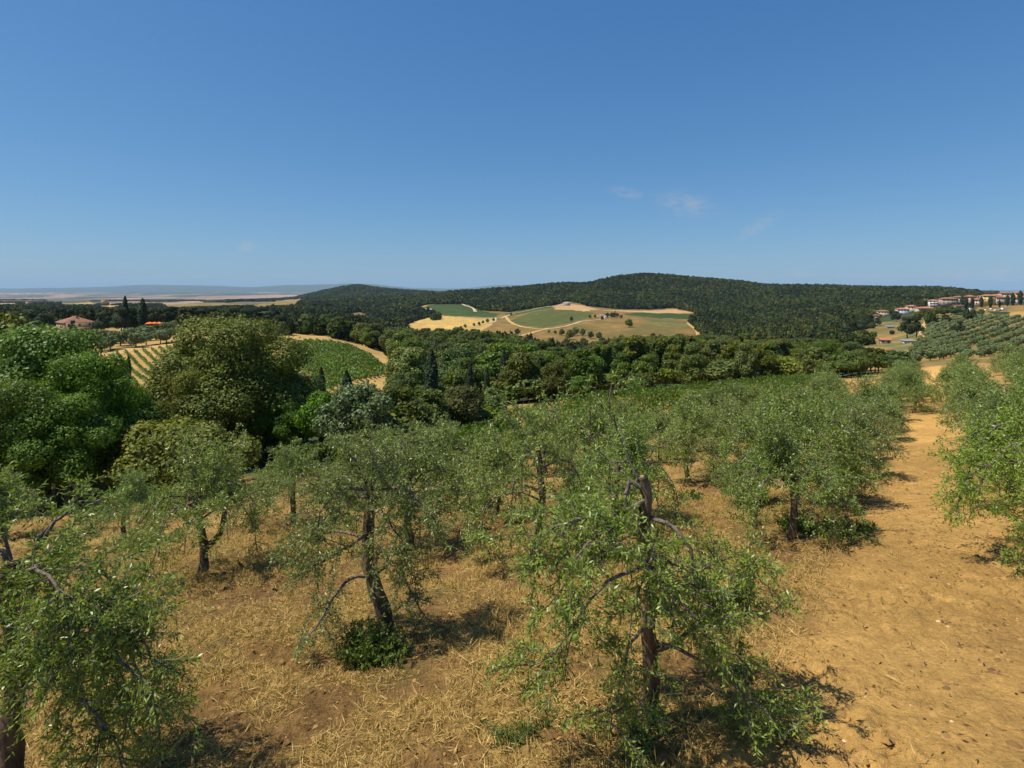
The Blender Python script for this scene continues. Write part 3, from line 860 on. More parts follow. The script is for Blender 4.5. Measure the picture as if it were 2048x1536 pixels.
def cypress_tree(name, H, R, rs, leaf, mat='cypress'):
    root = empty(name, (0, 0, 0), 'tree', 'tree')
    n = int(2 * math.pi * R * H * .7 * 2.6 / (leaf * leaf * .75))
    t = rs.uniform(.03, 1, n)
    prof = np.sin(np.clip(t * 1.35 + .18, 0, 1.57)) * (1 - t ** 2.6) ** .8
    a = rs.uniform(0, 2 * math.pi, n)
    rr = R * prof * (1 + .3 * (fbm(a * 1.6, t * 9, 3, 5) - .5) * 2) * np.where(rs.rand(n) < .8, rs.uniform(.85, 1.05, n), rs.uniform(.4, .9, n)) + .02
    P_ = np.stack([np.cos(a) * rr, np.sin(a) * rr, t * H], 1)
    N_ = np.stack([np.cos(a), np.sin(a), np.full(n, .5)], 1)
    m = MB(); cards(m, P_, N_, leaf, rs, 0, np.clip(rs.normal(.5, .25, n), 0, 1), .6)
    tr = MB(); tr.tube(np.array([(0, 0, -.4), (0, 0, H * .5)]), [.16, .07], 6)
    tr.build('trunk', M['bark_dark'], root)
    m.build('crown', [M[mat]], root)
    return root
def pine_tree(name, H, R, rs, leaf, mat='pine'):
    """pine: bare stem below, layered flat clumps above, ragged top"""
    root = empty(name, (0, 0, 0), 'tree', 'tree')
    blobs = []
    for i in range(30):
        t = rs.uniform(.35, 1) ** .8; a = rs.uniform(0, 2 * math.pi)
        rr = R * (1.12 - t * .75) * rs.uniform(.35, 1)
        r = R * rs.uniform(.2, .34)
        blobs.append((np.array([math.cos(a) * rr, math.sin(a) * rr, H * t - r * .5]), r))
    blobs.append((np.array([0, 0, H - R * .22]), R * .24))
    cr = blob_crown(rs, blobs, leaf, 1.9)
    m, p = trunk_mesh([(0, 0, -.3), (.1, 0, H * .5), (0, 0, H * .9)], .2, .06, rs, .05, 7, 8)
    m.build('trunk', M['bark_dark'], root, smooth_shade=True)
    for c, r in blobs[:6]:
        b = MB(); b.tube(np.array([(0, 0, c[2] - .4), tuple(c)]), [.06, .03], 5)
        b.build('branch', M['bark_dark'], root)
    cr.build('crown', [M[mat]], root)
    return root
def far_olive(name, rs):
    """small orchard olive: short stem, loose round crown"""
    root = empty(name, (0, 0, 0), 'olive tree', 'olive tree')
    blobs = [(np.array([rs.uniform(-.9, .9), rs.uniform(-.9, .9), rs.uniform(1.3, 3.0)]), rs.uniform(.6, .95)) for _ in range(10)]
    cr = blob_crown(rs, blobs, .28, 1.5)
    m, p = trunk_mesh([(0, 0, -.2), (.1, 0, .6), (0, .1, 1.5)], .16, .08, rs, .1, 6, 5)
    m.build('trunk', M['bark'], root)
    cr.build('crown', [M['olive_far']], root)
    return root
# ------------------------------------------------------------------ the near olive grove
GROVE = 'olive trees of the near grove'
def px_tree(base, D, trunk_px, limbs_px, extra_trunks=()):
    """trunk and limb paths read off the photograph at depth D, as metres from the foot"""
    bx, by = (base - 1024) / F * D, D
    foot = np.array((bx, by, float(clod_z(np.array([bx]), np.array([by]))[0])))
    def W3(p):
        px, py = p[0], p[1]; dd = p[2] if len(p) > 2 else 0
        return np.array(unp(px, py, D + dd)) - foot
    tr = [np.array([W3(p) for p in trunk_px])]
    tr[0][0] = (0, 0, -.12)
    for t in extra_trunks: tr.append(np.array([W3(p) for p in t]))
    lb = [([W3(p) for p in q[0]],) + tuple(q[1:]) for q in limbs_px]
    return tuple(foot), tr, lb
rsA = np.random.RandomState(11)
# the big tree right of the middle
foot, tr, lb = px_tree(1308, 7.8, [(1308,1455),(1302,1350),(1297,1250),(1303,1150),(1291,1050),(1292,985),(1284,955)], [
 ([(1284,962),(1262,925,.1),(1236,870,.2),(1222,805,.25),(1222,766,.25)], .022, .5, .55),
 ([(1262,925,.1),(1225,925,.1),(1195,890,.1),(1180,850,.1)], .014, .4, .5),
 ([(1286,975),(1268,962),(1258,985),(1262,1025,-.1)], .045, 1),
 ([(1290,1000),(1230,1030,-.2),(1150,1040,-.4),(1085,1070,-.5),(1052,1120,-.5)], .034, .15),
 ([(1290,1040),(1220,1060,-.6),(1150,1110,-.9),(1125,1180,-1.0)], .032, .15),
 ([(1285,1020),(1210,1010,.5),(1130,1010,.9),(1075,1045,1.0)], .03, .15),
 ([(1300,1035),(1340,1052,-.2),(1370,1085,-.3),(1385,1150,-.3),(1390,1205,-.3)], .034, .62),
 ([(1300,1150),(1350,1170,.2),(1430,1135,.5),(1490,1120,.6),(1522,1180,.6)], .03, .3),
 ([(1303,1300),(1345,1288,-.1),(1400,1240,-.2),(1460,1195,-.2),(1532,1240,-.2)], .042, .3),
 ([(1298,1130),(1215,1165,-.3),(1150,1250,-.6),(1095,1310,-.7),(1062,1325,-.7)], .03, .55),
 ([(1303,1250),(1260,1290,-.5),(1230,1370,-.8),(1205,1450,-.9)], .026, .45),
 ([(1305,1280),(1400,1320,-.4),(1480,1380,-.6),(1545,1450,-.7),(1600,1525,-.7)], .028, .45),
 ([(1298,1080),(1300,1110,-.6),(1270,1170,-.9),(1250,1240,-1.0)], .026, .2),
 ([(1303,1150),(1360,1200,-.6),(1420,1280,-.8),(1450,1340,-.9)], .026, .3),
 ([(1300,1100),(1340,1120,.7),(1400,1165,1.1),(1425,1250,1.2)], .026, .3),
 ([(1296,1060),(1250,1075,.3),(1190,1130,.5),(1170,1200,.5)], .024, .2),
 ([(1306,1440),(1280,1430,-.2),(1255,1480,-.4),(1260,1530,-.5)], .016, .2),
 ([(1306,1445),(1340,1450,-.2),(1350,1500,-.4)], .014, .2),
])
olive_tree('olive_tree', foot, 'large nearest olive tree with gnarled looped trunk top and wide drooping skirts', GROVE, tr, lb, rsA, .105, 1.7, 1.05, mat='olive_green')
foot, tr, lb = px_tree(778, 11.5, [(778,1282),(762,1200),(735,1120),(738,1050),(742,975)], [
 ([(742,985),(722,940,.1),(700,900,.2),(690,876,.2)], .03, .15),
 ([(742,985),(770,935,.1),(798,905,.1),(815,885,.1)], .03, .15),
 ([(742,985),(745,930,-.2),(735,890,-.3)], .026, .15),
 ([(740,980),(685,982,-.3),(643,1020,-.5),(628,1090,-.6)], .034, .15),
 ([(740,990),(690,962,.4),(642,965,.7),(620,1005,.8)], .034, .15),
 ([(742,985),(800,978,-.2),(840,1000,-.4),(866,1050,-.5)], .034, .15),
 ([(742,1000),(800,990,.5),(850,1010,.8),(882,1050,.9)], .034, .15),
 ([(738,1060),(700,1085,-.5),(660,1110,-.8),(625,1140,-.9)], .03, .25),
 ([(746,1150),(700,1158,-.3),(665,1200,-.5),(625,1265,-.6),(602,1285,-.6)], .036, .5),
 ([(746,1150),(790,1120,.1),(822,1170,.1),(852,1230,.1)], .03, .35),
 ([(740,1050),(762,1080,-.6),(748,1140,-.9)], .026, .3),
 ([(738,1080),(665,1060,.3),(605,1095,.5),(586,1145,.5)], .03, .5),
 ([(740,1010),(780,1040,-.5),(810,1090,-.7),(820,1130,-.7)], .028, .25),
 ([(741,995),(700,1000,.8),(660,1050,1.1)], .028, .2),
])
olive_tree('olive_tree', foot, 'olive tree with thick split trunk and dark ivy round its foot', GROVE, tr, lb, rsA, .15, 1.35, 1.12)
foot, tr, lb = px_tree(22, 7.25, [(22,1600),(22,1450),(32,1300),(12,1200),(25,1125)], [
 ([(20,1205),(40,1135),(75,1082),(108,1028)], .062, 1),
 ([(25,1140),(0,1112),(-40,1100)], .06, 1),
 ([(75,1082),(120,1035,.1),(165,1005,.3),(200,1005,.3)], .026, .25),
 ([(25,1200),(100,1150,.3),(180,1130,.5),(250,1180,.6),(280,1235,.6)], .034, .2),
 ([(30,1260),(110,1248,-.2),(200,1240,-.3),(280,1260,-.3),(318,1335,-.3)], .036, .3),
 ([(30,1380),(90,1330,-.4),(160,1300,-.6),(240,1320,-.7),(295,1400,-.7)], .036, .35),
 ([(30,1340),(60,1340,-.6),(150,1400,-.9),(220,1480,-1),(250,1540,-1)], .032, .3),
 ([(25,1200),(0,1150,-.4),(-60,1150,-.5),(-120,1230,-.5)], .034, .2),
 ([(25,1150),(80,1150,-.6),(130,1230,-.9),(140,1330,-1)], .03, .2),
 ([(25,1300),(-40,1300,-.3),(-100,1380,-.3)], .03, .2),
 ([(25,1250),(150,1200,.8),(250,1280,1.0),(305,1400,1.0),(318,1500,1)], .034, .3),
 ([(28,1150),(10,1080),(40,1020,.3),(80,985,.4)], .026, .3),
 ([(28,1300),(60,1330,-.8),(40,1400,-1.1)], .026, .2),
 ([(28,1250),(150,1260,.2),(230,1360,.3),(270,1460,.3)], .03, .35),
 ([(25,1220),(90,1200,-.3),(180,1190,-.4),(240,1230,-.4)], .028, .2),
])
olive_tree('olive_tree', foot, 'olive tree cut by the left edge with bare grey sawn limbs', GROVE, tr, lb, rsA, .14, 1.5, 1.05, mat='olive_green')
foot, tr, lb = px_tree(405, 17.5, [(405,1152),(408,1090),(398,1040),(385,1005)], [], [[(408,1100),(438,1068),(452,1015,.1),(462,985,.1)]])
lb = [([np.array(p) for p in l], r, q) for l, r, q in auto_limbs(rsA, 4.0, 2.15, 2.35, 11)]
olive_tree('olive_tree', foot, 'forked olive tree between the left edge tree and the ivy tree', GROVE, tr, lb, rsA, .13, .9, 1.4, stump=False)
foot, tr, lb = px_tree(1592, 20.5, [(1592,1022),(1588,960),(1592,900),(1596,850)], [])
lb = auto_limbs(rsA, 4.2, 2.15, 2.7, 12) + [([(0, 0, 2.3), (.9, -.2, 2.5), (1.9, -.4, 1.9), (2.3, -.5, .7)], .035, .3), ([(0, 0, 2.3), (1.2, .5, 2.5), (2.2, .8, 1.7), (2.5, .8, .5)], .035, .3)]
olive_tree('olive_tree', foot, 'full olive tree left of the sandy aisle with leafy suckers at its foot', GROVE, tr, lb, rsA, .15, .85, 1.5)
foot, tr, lb = px_tree(1072, 15.8, [(1072,1120),(1078,1040),(1085,980),(1075,900)], [
 ([(1080,1000),(1030,985,-.2),(985,1000,-.4),(965,1070,-.5),(985,1110,-.5)], .034, .35),
 ([(1080,960),(1035,930,.2),(990,900,.3),(962,930,.3)], .034, .2),
 ([(1078,930),(1040,880,.2),(1010,830,.2),(1000,805,.2)], .03, .2),
 ([(1076,905),(1085,850,.1),(1120,815,.1)], .03, .15),
 ([(1078,940),(1130,920,.3),(1160,960,.4),(1165,1020,.4)], .03, .2),
 ([(1080,1000),(1130,990,-.3),(1150,1040,-.5)], .03, .2),
 ([(1076,930),(1050,900,-.7),(1030,950,-1.0),(1025,1010,-1.0)], .03, .2),
 ([(1078,930),(1100,890,.9),(1120,930,1.3)], .03, .2),
 ([(1076,905),(1060,860,.2),(1050,835,.2)], .026, .15),
 ([(1080,980),(1010,960,.6),(950,980,.8),(940,1040,.8)], .03, .3),
])
olive_tree('olive_tree', foot, 'olive tree close behind the nearest one, its shoots hanging over dry straw', GROVE, tr, lb, rsA, .13, 1.15, 1.3)
foot, tr, lb = px_tree(2150, 12.6, [(2150,1135),(2145,1050),(2153,960),(2145,900)], [])
lb = auto_limbs(rsA, 4.1, 2.1, 2.6, 12) + [([(0, 0, 1.5), (-.7, -.2, 1.7), (-1.3, -.3, 1.1), (-1.5, -.3, .35)], .034, .35), ([(0, 0, 1.8), (-.9, .5, 2.1), (-1.8, .6, 1.7), (-2.1, .6, .9)], .034, .3)]
olive_tree('olive_tree', foot, 'olive tree cut by the right edge with low drooping skirt over the sand', GROVE, tr, lb, rsA, .14, 1.1, 1.25, mat='olive_green')

# the stock of grove trees
def grove_maker(seed, fine):
    def f():
        rs = np.random.RandomState(seed)
        H = rs.uniform(3.5, 4.1); R = rs.uniform(1.7, 2.15); hb = rs.uniform(1.9, 2.4)
        lean = rs.uniform(-.25, .25, 2)
        trunks = [np.array([(0, 0, -.15), (lean[0], lean[1], hb * .5), (0, 0, hb * 1.02)])]
        return olive_tree('olive_tree', (0, 0, 0), 'olive', GROVE, trunks, auto_limbs(rs, H, R, hb, 11 if fine else 10), rs, rs.uniform(.10, .15), .8 if fine else .5, 1.55 if fine else 2.2)
    return f
def grove_tree(px, py, label, seed, rz, sc, dmin=9, dmax=100, fine=True, group=GROVE):
    x, y, z = hit(px, py, dmin, dmax)
    z = float(clod_z(np.array([x]), np.array([y]))[0])
    STOCK.place(('g', seed, fine), grove_maker(seed, fine), 'olive_tree', (x, y, z), label, 'olive tree', group, rz, (sc, sc, sc))
    return (x, y)
TAKEN = [((1308-1024)/F*7.8, 7.8), ((778-1024)/F*11.5, 11.5), (-6.4, 7.25), (-9.5, 17.5), (10.2, 20.5), (.67, 15.8), (12.5, 12.6)]
near_list = [
 (586, 1052, 'slim olive tree with thin straight trunk between the forked tree and ivy tree', 301, .4, .92),
 (140, 1010, 'low rounded olive tree below the bright green trees on the left', 302, 1.7, .88),
 (1378, 965, 'olive tree with dark trunk just right of the nearest tree head', 303, 2.4, .95),
 (1448, 938, 'olive tree with short pale trunk beside a sapling on the bare soil', 301, 3.6, 1.0),
 (1828, 826, 'olive tree standing alone at the far end of the sandy aisle', 302, 5.1, 1.05),
 (2040, 962, 'broad olive tree right of the aisle behind the right edge tree', 303, .9, 1.05),
 (1665, 925, 'olive tree on the left side of the aisle behind the full tree', 301, 4.4, .98),
 (905, 985, 'olive tree left of the hanging one with sparse grey shoots', 303, 4.9, .95),
 (250, 1085, 'small olive tree peeping out behind the left edge tree', 302, 3.1, .8),
 (1480, 1010, 'young leafy olive tree in front of the pale trunked one', 303, 2.0, .55),
 (760, 965, 'olive tree showing its crown above the ivy tree', 302, 2.8, .95),
 (1965, 850, 'olive tree right of the aisle end against the far slope', 301, 1.2, 1.05),
 (20, 985, 'olive tree at the left edge below the bright green trees', 303, 1.1, .85),
 (1250, 900, 'olive tree crowned above the looped trunk of the nearest one', 301, 5.9, 1.0),
]
for px, py, lab, seed, rz, sc in near_list:
    TAKEN.append(grove_tree(px, py, lab, seed, rz, sc))
# the rest of the rows, on the planting grid
def grove_back(u):
    return float(np.interp(u, [-1, -.6, -.37, 0, .155, .42, .68, .9, 1.1], [27, 28, 28, 34, 43, 56, 72, 80, 80]))
rg = np.random.RandomState(5)
gcount = 0; GEN = []
for i in range(-3, 22):
    for j in range(-14, 14):
        x = 2.0 + i * 5.3 * .6 + j * 5.4 * .8 + rg.normal() * .45
        y = 7.8 + i * 5.3 * .8 - j * 5.4 * .6 + rg.normal() * .45
        if y < 15: continue
        u = x / y
        if abs(u) > 1.0 or y > grove_back(u): continue
        if min(math.hypot(x - a, y - b) for a, b in TAKEN) < (3.9 if y < 40 else 3.3): continue
        s = (x - 2.0) * .8 - (y - 7.8) * .6
        if .8 < s < 5.1 and y < 33: continue                     # the sandy aisle
        TAKEN.append((x, y)); gcount += 1
        fine = y < 24
        seed = 301 + rg.randint(3) if fine else 311 + rg.randint(4)
        sc = rg.uniform(.8, 1.12)
        z = float(clod_z(np.array([x]), np.array([y]))[0])
        ob = STOCK.place(('g', seed, fine), grove_maker(seed, fine), 'olive_tree', (x, y, z), 'olive tree', 'olive tree', 'olive trees in the rows of the near grove', rg.uniform(0, 6.28), (sc, sc, sc * rg.uniform(.92, 1.06)))
        GEN.append((x, y, ob))
# each tree is told apart by its row, counted from the sandy aisle, and its place along the row
ORD = ['nearest', 'second', 'third', 'fourth', 'fifth', 'sixth', 'seventh', 'eighth', 'ninth', 'tenth', 'eleventh', 'twelfth', 'thirteenth', 'fourteenth', 'fifteenth', 'sixteenth', 'seventeenth', 'eighteenth', 'nineteenth', 'twentieth']
ROWN = ['first', 'second', 'third', 'fourth', 'fifth', 'sixth', 'seventh', 'eighth', 'ninth', 'tenth', 'eleventh', 'twelfth', 'thirteenth', 'fourteenth', 'fifteenth', 'sixteenth']
def row_of(x, y):
    return int(round(((x - 2.0) * .8 - (y - 7.8) * .6) / 5.4)), (x - 2.0) * .6 + (y - 7.8) * .8
for x, y, ob in GEN:
    j, r = row_of(x, y)
    n_ = sum(1 for a, b in TAKEN if row_of(a, b)[0] == j and row_of(a, b)[1] < r - .1 and abs(a / b) < .97)
    side = 'left' if j <= 0 else 'right'
    ob['label'] = 'olive tree, %s along the %s row %s of the sandy aisle' % (ORD[min(n_, 19)], ROWN[min(-j if j <= 0 else j - 1, 15)], side)
print('grove', gcount)
# ------------------------------------------------------------------ big trees left, the hedge, the wood
def stand(key, maker, name, px, ytop, D, hmodel, label, cat, group=None, rz=0.0, wide=1.0):
    """stand a tree model on the ground at depth D so that its top reaches ytop"""
    x = (px - 1024) / F * D
    z = gz(x, D)
    top = CZ - (ytop - HY) / F * D
    h = max(1.5, top - z)
    s = h / hmodel
    return STOCK.place(key, maker, name, (x, D, z), label, cat, group, rz, (s * wide, s * wide, s))
R_ = np.random.RandomState
mk = {}
mk['broadA'] = (lambda: broad_tree('broadleaf_tree', 12, 6.2, R_(41), .15, 1.2, 'broad', 66, .32, .0, (.16, .28)), 12)
mk['broadB'] = (lambda: broad_tree('broadleaf_tree', 11, 5.6, R_(42), .15, 1.2, 'broad', 60, .3, .0, (.16, .28)), 11)
mk['oak'] = (lambda: broad_tree('oak_tree', 14, 7.6, R_(43), .15, 1.2, 'oak', 95, .45, -.06, (.13, .24)), 14)
mk['bush'] = (lambda: broad_tree('oak_bush', 5, 3.6, R_(44), .16, 1.3, 'oak', 26, .12, .0, (.2, .34)), 5)
mk['willow'] = (lambda: broad_tree('silver_tree', 6, 3.0, R_(45), .17, 1.2, 'grey_green', 34, .13, .05, (.2, .32)), 6)
for q in range(4):
    mk['wood%d' % q] = ((lambda q=q: broad_tree('broadleaf_tree', 10, [3.6, 4.2, 3.2, 4.6][q], R_(50 + q), .30, 1.2, 'wood', 30, .2, -.04, (.25, .42))), 10)
for q in range(2):
    mk['bright%d' % q] = ((lambda q=q: broad_tree('broadleaf_tree', 8, [3.6, 3.1][q], R_(60 + q), .22, 1.2, 'broad', 26, .18, .06, (.24, .4))), 8)
for q in range(3):
    mk['pine%d' % q] = ((lambda q=q: pine_tree('pine_tree', 10, [3.4, 2.9, 3.8][q], R_(70 + q), .26)), 10)
mk['rustpine'] = (lambda: pine_tree('pine_tree', 8, 2.4, R_(75), .34, 'rust'), 8)
for q in range(2):
    mk['dark%d' % q] = ((lambda q=q: broad_tree('evergreen_oak', 10, [5.2, 4.4][q], R_(80 + q), .34, 1.3, 'dark', 32, .25, -.10, (.22, .36))), 10)
mk['cyp'] = (lambda: cypress_tree('cypress_tree', 10, 1.15, R_(90), .26), 10)
mk['cypfat'] = (lambda: cypress_tree('cypress_tree', 10, 1.75, R_(91), .3), 10)
mk['round'] = (lambda: broad_tree('round_tree', 10, 4.6, R_(92), .6, 1.2, 'wood', 16, .25, .02, (.35, .5)), 10)
mk['shrub'] = (lambda: broad_tree('shrub', 3, 1.9, R_(93), .22, 1.2, 'wood', 14, .07, .0, (.28, .45)), 3)
def put(kind, px, ytop, D, label, cat, group=None, rz=None, wide=1.0, name=None):
    f, h = mk[kind]
    nm = name or {'broad': 'broadleaf_tree', 'wood': 'broadleaf_tree', 'brigh': 'broadleaf_tree', 'pine': 'pine_tree', 'rustp': 'pine_tree', 'dark': 'evergreen_oak', 'cyp': 'cypress_tree', 'cypfa': 'cypress_tree', 'oak': 'oak_tree', 'bush': 'oak_bush', 'willo': 'silver_tree', 'round': 'round_tree', 'shrub': 'shrub'}.get(kind.rstrip('0123456789AB')[:5], 'tree')
    return stand(kind, f, nm, px, ytop, D, h, label, cat, group, rng.uniform(0, 6.28) if rz is None else rz, wide)
rng = np.random.RandomState(3)
BL = 'bright green broadleaf trees on the left'
put('broadA', 85, 648, 44, 'tall bright green broadleaf tree nearest the red roofed farmhouse', 'tree', BL, .3, 1.0)
put('broadB', 165, 705, 41, 'bright green broadleaf tree between the tallest one and the oak', 'tree', BL, 1.9, .85)
put('broadA', 20, 760, 36, 'low bright green broadleaf tree at the left edge above the olives', 'tree', BL, 4.0, .9)
put('broadB', 245, 778, 46, 'lower green broadleaf tree touching the big oak on its left', 'tree', BL, 5.0, 1.05)
put('broadA', 120, 790, 37, 'squat green broadleaf tree at the bottom of the left clump', 'tree', BL, 2.2, 1.1)
put('bush', -20, 625, 60, 'olive green oak cut by the left edge behind the bright trees', 'tree', None, 1.0, .62, 'oak_tree')
put('oak', 462, 632, 55, 'huge rounded olive green oak left of the middle vineyard', 'tree', None, .6, 1.12)
put('oak', 372, 738, 50, 'lower yellowish oak leaning on the left side of the huge oak', 'tree', None, 2.6, .8)
put('bush', 330, 838, 40, 'small olive green oak bush at the foot of the huge oak', 'bush', None, .4, 1.2)
put('bush', 385, 850, 38, 'yellow green oak bush just above the olive rows', 'bush', None, 2.4, 1.2)
put('broadB', 560, 800, 52, 'dark broadleaf tree in the shade right of the huge oak', 'tree', None, 3.3, 1.0)
HG = 'hedge trees between the olive rows and the middle vineyard'
put('bright0', 640, 782, 50, 'bright green hedge tree right of the huge oak below two small cypresses', 'tree', HG, .5, .75)
put('willow', 712, 768, 47, 'pale silvery green hedge tree standing in front of the dark hedge', 'tree', HG, 1.0, 1.0)
put('wood0', 690, 800, 52, 'dark round hedge tree behind the silvery one', 'tree', HG, 1.3, 1.0)
put('wood1', 800, 772, 54, 'dark hedge tree right of the silvery one', 'tree', HG, 2.0, 1.1)
put('wood2', 862, 778, 57, 'dark hedge tree below the tall slim cypress', 'tree', HG, 3.0, 1.25)
put('wood3', 925, 772, 60, 'olive tinted hedge tree below the second slim cypress', 'tree', HG, 4.0, 1.1)
put('wood0', 985, 775, 66, 'dark hedge tree where the hedge meets the vineyard strip', 'tree', HG, 5.0, 1.2)
put('shrub', 760, 815, 50, 'low shrub at the foot of the dark hedge', 'shrub', HG, 1.0, 1.4)
for q in range(30):
    u_ = -.62 + .60 * (q + rng.uniform(0, .8)) / 30; D_ = rng.uniform(46, 72) + max(0, (u_ + .35)) * 30
    h_ = rng.uniform(1.6, 3.0); f, h = mk['shrub']; x_ = u_ * D_
    STOCK.place('shrub', f, 'shrub', (x_, D_, gz(x_, D_)), 'low green shrub in the dark thicket below the hedge', 'shrub', 'thicket shrubs below the hedge', rng.uniform(0, 6.28), (h_ / h * rng.uniform(1.2, 1.9),) * 2 + (h_ / h,))
CY = 'slim cypresses along the hedge'
put('cyp', 643, 735, 62, 'small dark cypress in front of the middle vineyard, left of the pair', 'cypress', CY, .1, .75)
put('cypfat', 693, 742, 66, 'small dark cypress in front of the middle vineyard, right of the pair', 'cypress', CY, .6, .9)
put('cyp', 863, 700, 84, 'tallest slim cypress rising from the hedge', 'cypress', CY, .9, 1.25)
put('cyp', 940, 722, 88, 'slim cypress right of the tallest one', 'cypress', CY, 1.5, .8)
put('cyp', 974, 735, 92, 'thin cypress in front of the bright green wood tree', 'cypress', CY, 2.5, .9)
put('cyp', 1007, 696, 104, 'dark slim cypress beside the bright green wood tree', 'cypress', CY, 3.5, .9)
put('cyp', 257, 711, 118, 'little cypress at the lower edge of the left vineyard', 'cypress', CY, 1.1, .8)
put('cyp', 1070, 694, 112, 'slim cypress at the left end of the pine wood', 'cypress', CY, 2.1, .9)
put('cypfat', 1512, 682, 130, 'blunt cypress near the right end of the pine wood', 'cypress', CY, 2.9, .8)
put('bright1', 985, 700, 112, 'bright green wood tree behind the slim cypresses', 'tree', None, .3, 1.35)
put('bright0', 1180, 712, 108, 'fresh green broadleaf tree at the left end of the pine wood', 'tree', None, 1.3, 1.2)
put('bright1', 1160, 752, 92, 'low fresh green tree at the edge of the vineyard strip', 'tree', None, 2.3, 1.2)
put('rustpine', 1366, 672, 190, 'rust brown dead pine sticking out of the pine wood', 'tree', 'dead pines in the pine wood', .2, .8)
put('rustpine', 1303, 688, 165, 'smaller rusty dead pine left of the other dead one', 'tree', 'dead pines in the pine wood', 1.2, .7)

# canopy line of the wood seen from the camera
CX = [560, 600, 640, 680, 700, 740, 800, 850, 900, 960, 1000, 1050, 1100, 1150, 1180, 1215, 1250, 1300, 1350, 1400, 1450, 1500, 1550, 1600, 1650, 1700, 1750, 1800, 1850, 1900]
CYL = [650, 636, 634, 640, 646, 650, 652, 656, 656, 660, 668, 680, 697, 706, 694, 684, 676, 676, 672, 673, 676, 682, 680, 690, 688, 690, 696, 702, 712, 722]
VINE1 = [(575,695),(612,684),(650,685),(700,694),(742,714),(782,744),(760,756),(700,772),(640,792),(560,805)]
V1FREE = [(540,690),(600,668),(660,676),(715,688),(760,706),(812,740),(822,765),(770,800),(560,830)]
rf = np.random.RandomState(17)
cand = []
y = 97.0
while y < 470:
    sp = 5.6 + y * .006
    x = -.50 * y
    while x < .80 * y:
        cand.append((x + rf.uniform(-.45, .45) * sp, y + rf.uniform(-.45, .45) * sp))
        x += sp
    y += sp * .9
cand = np.array(cand)
cz_ = ground_z(cand[:, 0], cand[:, 1])
cpx, cpy = proj(cand[:, 0], cand[:, 1], cz_)
ok = ~inpoly(cpx, cpy, V1FREE) & (cpx > 560) & (cpx < 1900)
ok &= ~((cpx < 800) & (cand[:, 1] < 235) & (cpx < np.interp(cpy, [668, 676, 688, 706, 740, 800], [600, 660, 715, 760, 812, 850])))
ok &= ~((cpx > 1640) & (cand[:, 1] > 250))
ok &= ~((cpx > 1760) & (cand[:, 1] > 150))
ok &= ~((cpx > 1240) & (cpx < 1380) & (cand[:, 1] < 103))
cand, cz_, cpx, cpy = cand[ok], cz_[ok], cpx[ok], cpy[ok]
lim = np.interp(cpx, CX, CYL) + rf.normal(size=len(cpx)) * 5 + np.maximum(0, (200 - cand[:, 1])) * .06
hmax = CZ - (lim - HY) / F * cand[:, 1] - cz_
ht = np.minimum(rf.uniform(7.0, 12.0, len(cpx)), hmax)
ht = np.where(cand[:, 1] < 112, np.minimum(ht, rf.uniform(4.5, 9, len(ht))), ht)
ok = ht > 2.6
cand, cz_, cpx, cpy, ht = cand[ok], cz_[ok], cpx[ok], cpy[ok], ht[ok]
tops = HY - F * (cz_ + ht - CZ) / cand[:, 1]
# keep those whose head shows over the nearer ones
order = np.argsort(cand[:, 1])
skyline = np.full(2600, 2000.0); seen = np.zeros(len(order), bool)
for i in order:
    w = max(3, int(1.6 / cand[i, 1] * F)); a = int(np.clip(cpx[i] - w, 0, 2500)); b = int(np.clip(cpx[i] + w, 1, 2501))
    if tops[i] < np.median(skyline[a:b]) - 1: seen[i] = True
    seg = skyline[a:b]; np.minimum(seg, tops[i] + 4, out=seg)
show = ht / cand[:, 1] * seen
pine_zone = (cpx > 1180) & (cpx < 1560) & (cand[:, 1] > 112) & (cand[:, 1] < 330)
isp = pine_zone & (rf.rand(len(cpx)) < .72)
far_pts = []
for flag, kinds, lim_n in ((isp, ('pine0', 'pine1', 'pine2'), 300), (~isp, ('wood0', 'wood1', 'wood2', 'wood3'), 290)):
    idx = np.nonzero(flag)[0]
    idx = idx[np.argsort(-show[idx])]
    n_ind = min(lim_n, int((show[idx] > 0).sum()))
    for r, i in enumerate(idx):
        if r >= n_ind:
            if ht[i] > 3.5 and cand[i, 1] > 230: far_pts.append((cand[i, 0], cand[i, 1], cz_[i], ht[i]))
            continue
        kd = kinds[rf.randint(len(kinds))]
        x_ = cpx[i]
        if kd.startswith('pine'):
            lab, grp, cat = 'dark olive pine with ragged top in the pine wood behind the vineyard strip', 'pines of the pine wood', 'pine tree'
        elif x_ < 820:
            lab, grp, cat = 'round green broadleaf tree in the wood beside the middle vineyard track', 'wood trees beside the middle vineyard', 'tree'
        elif x_ < 1180:
            lab, grp, cat = 'round green broadleaf tree in the central wood below the pale wheat field', 'trees of the central wood', 'tree'
        else:
            lab, grp, cat = 'green broadleaf tree in the right wood edge behind the olive rows', 'trees of the right wood edge', 'tree'
        f, h = mk[kd]
        s = ht[i] / h; w = s * rf.uniform(.85, 1.2) * (1.15 if ht[i] < 6 else 1)
        STOCK.place(kd, f, 'pine_tree' if kd.startswith('pine') else 'broadleaf_tree', (cand[i, 0], cand[i, 1], cz_[i]), lab, cat, grp, rf.uniform(0, 6.28), (w, w, s))

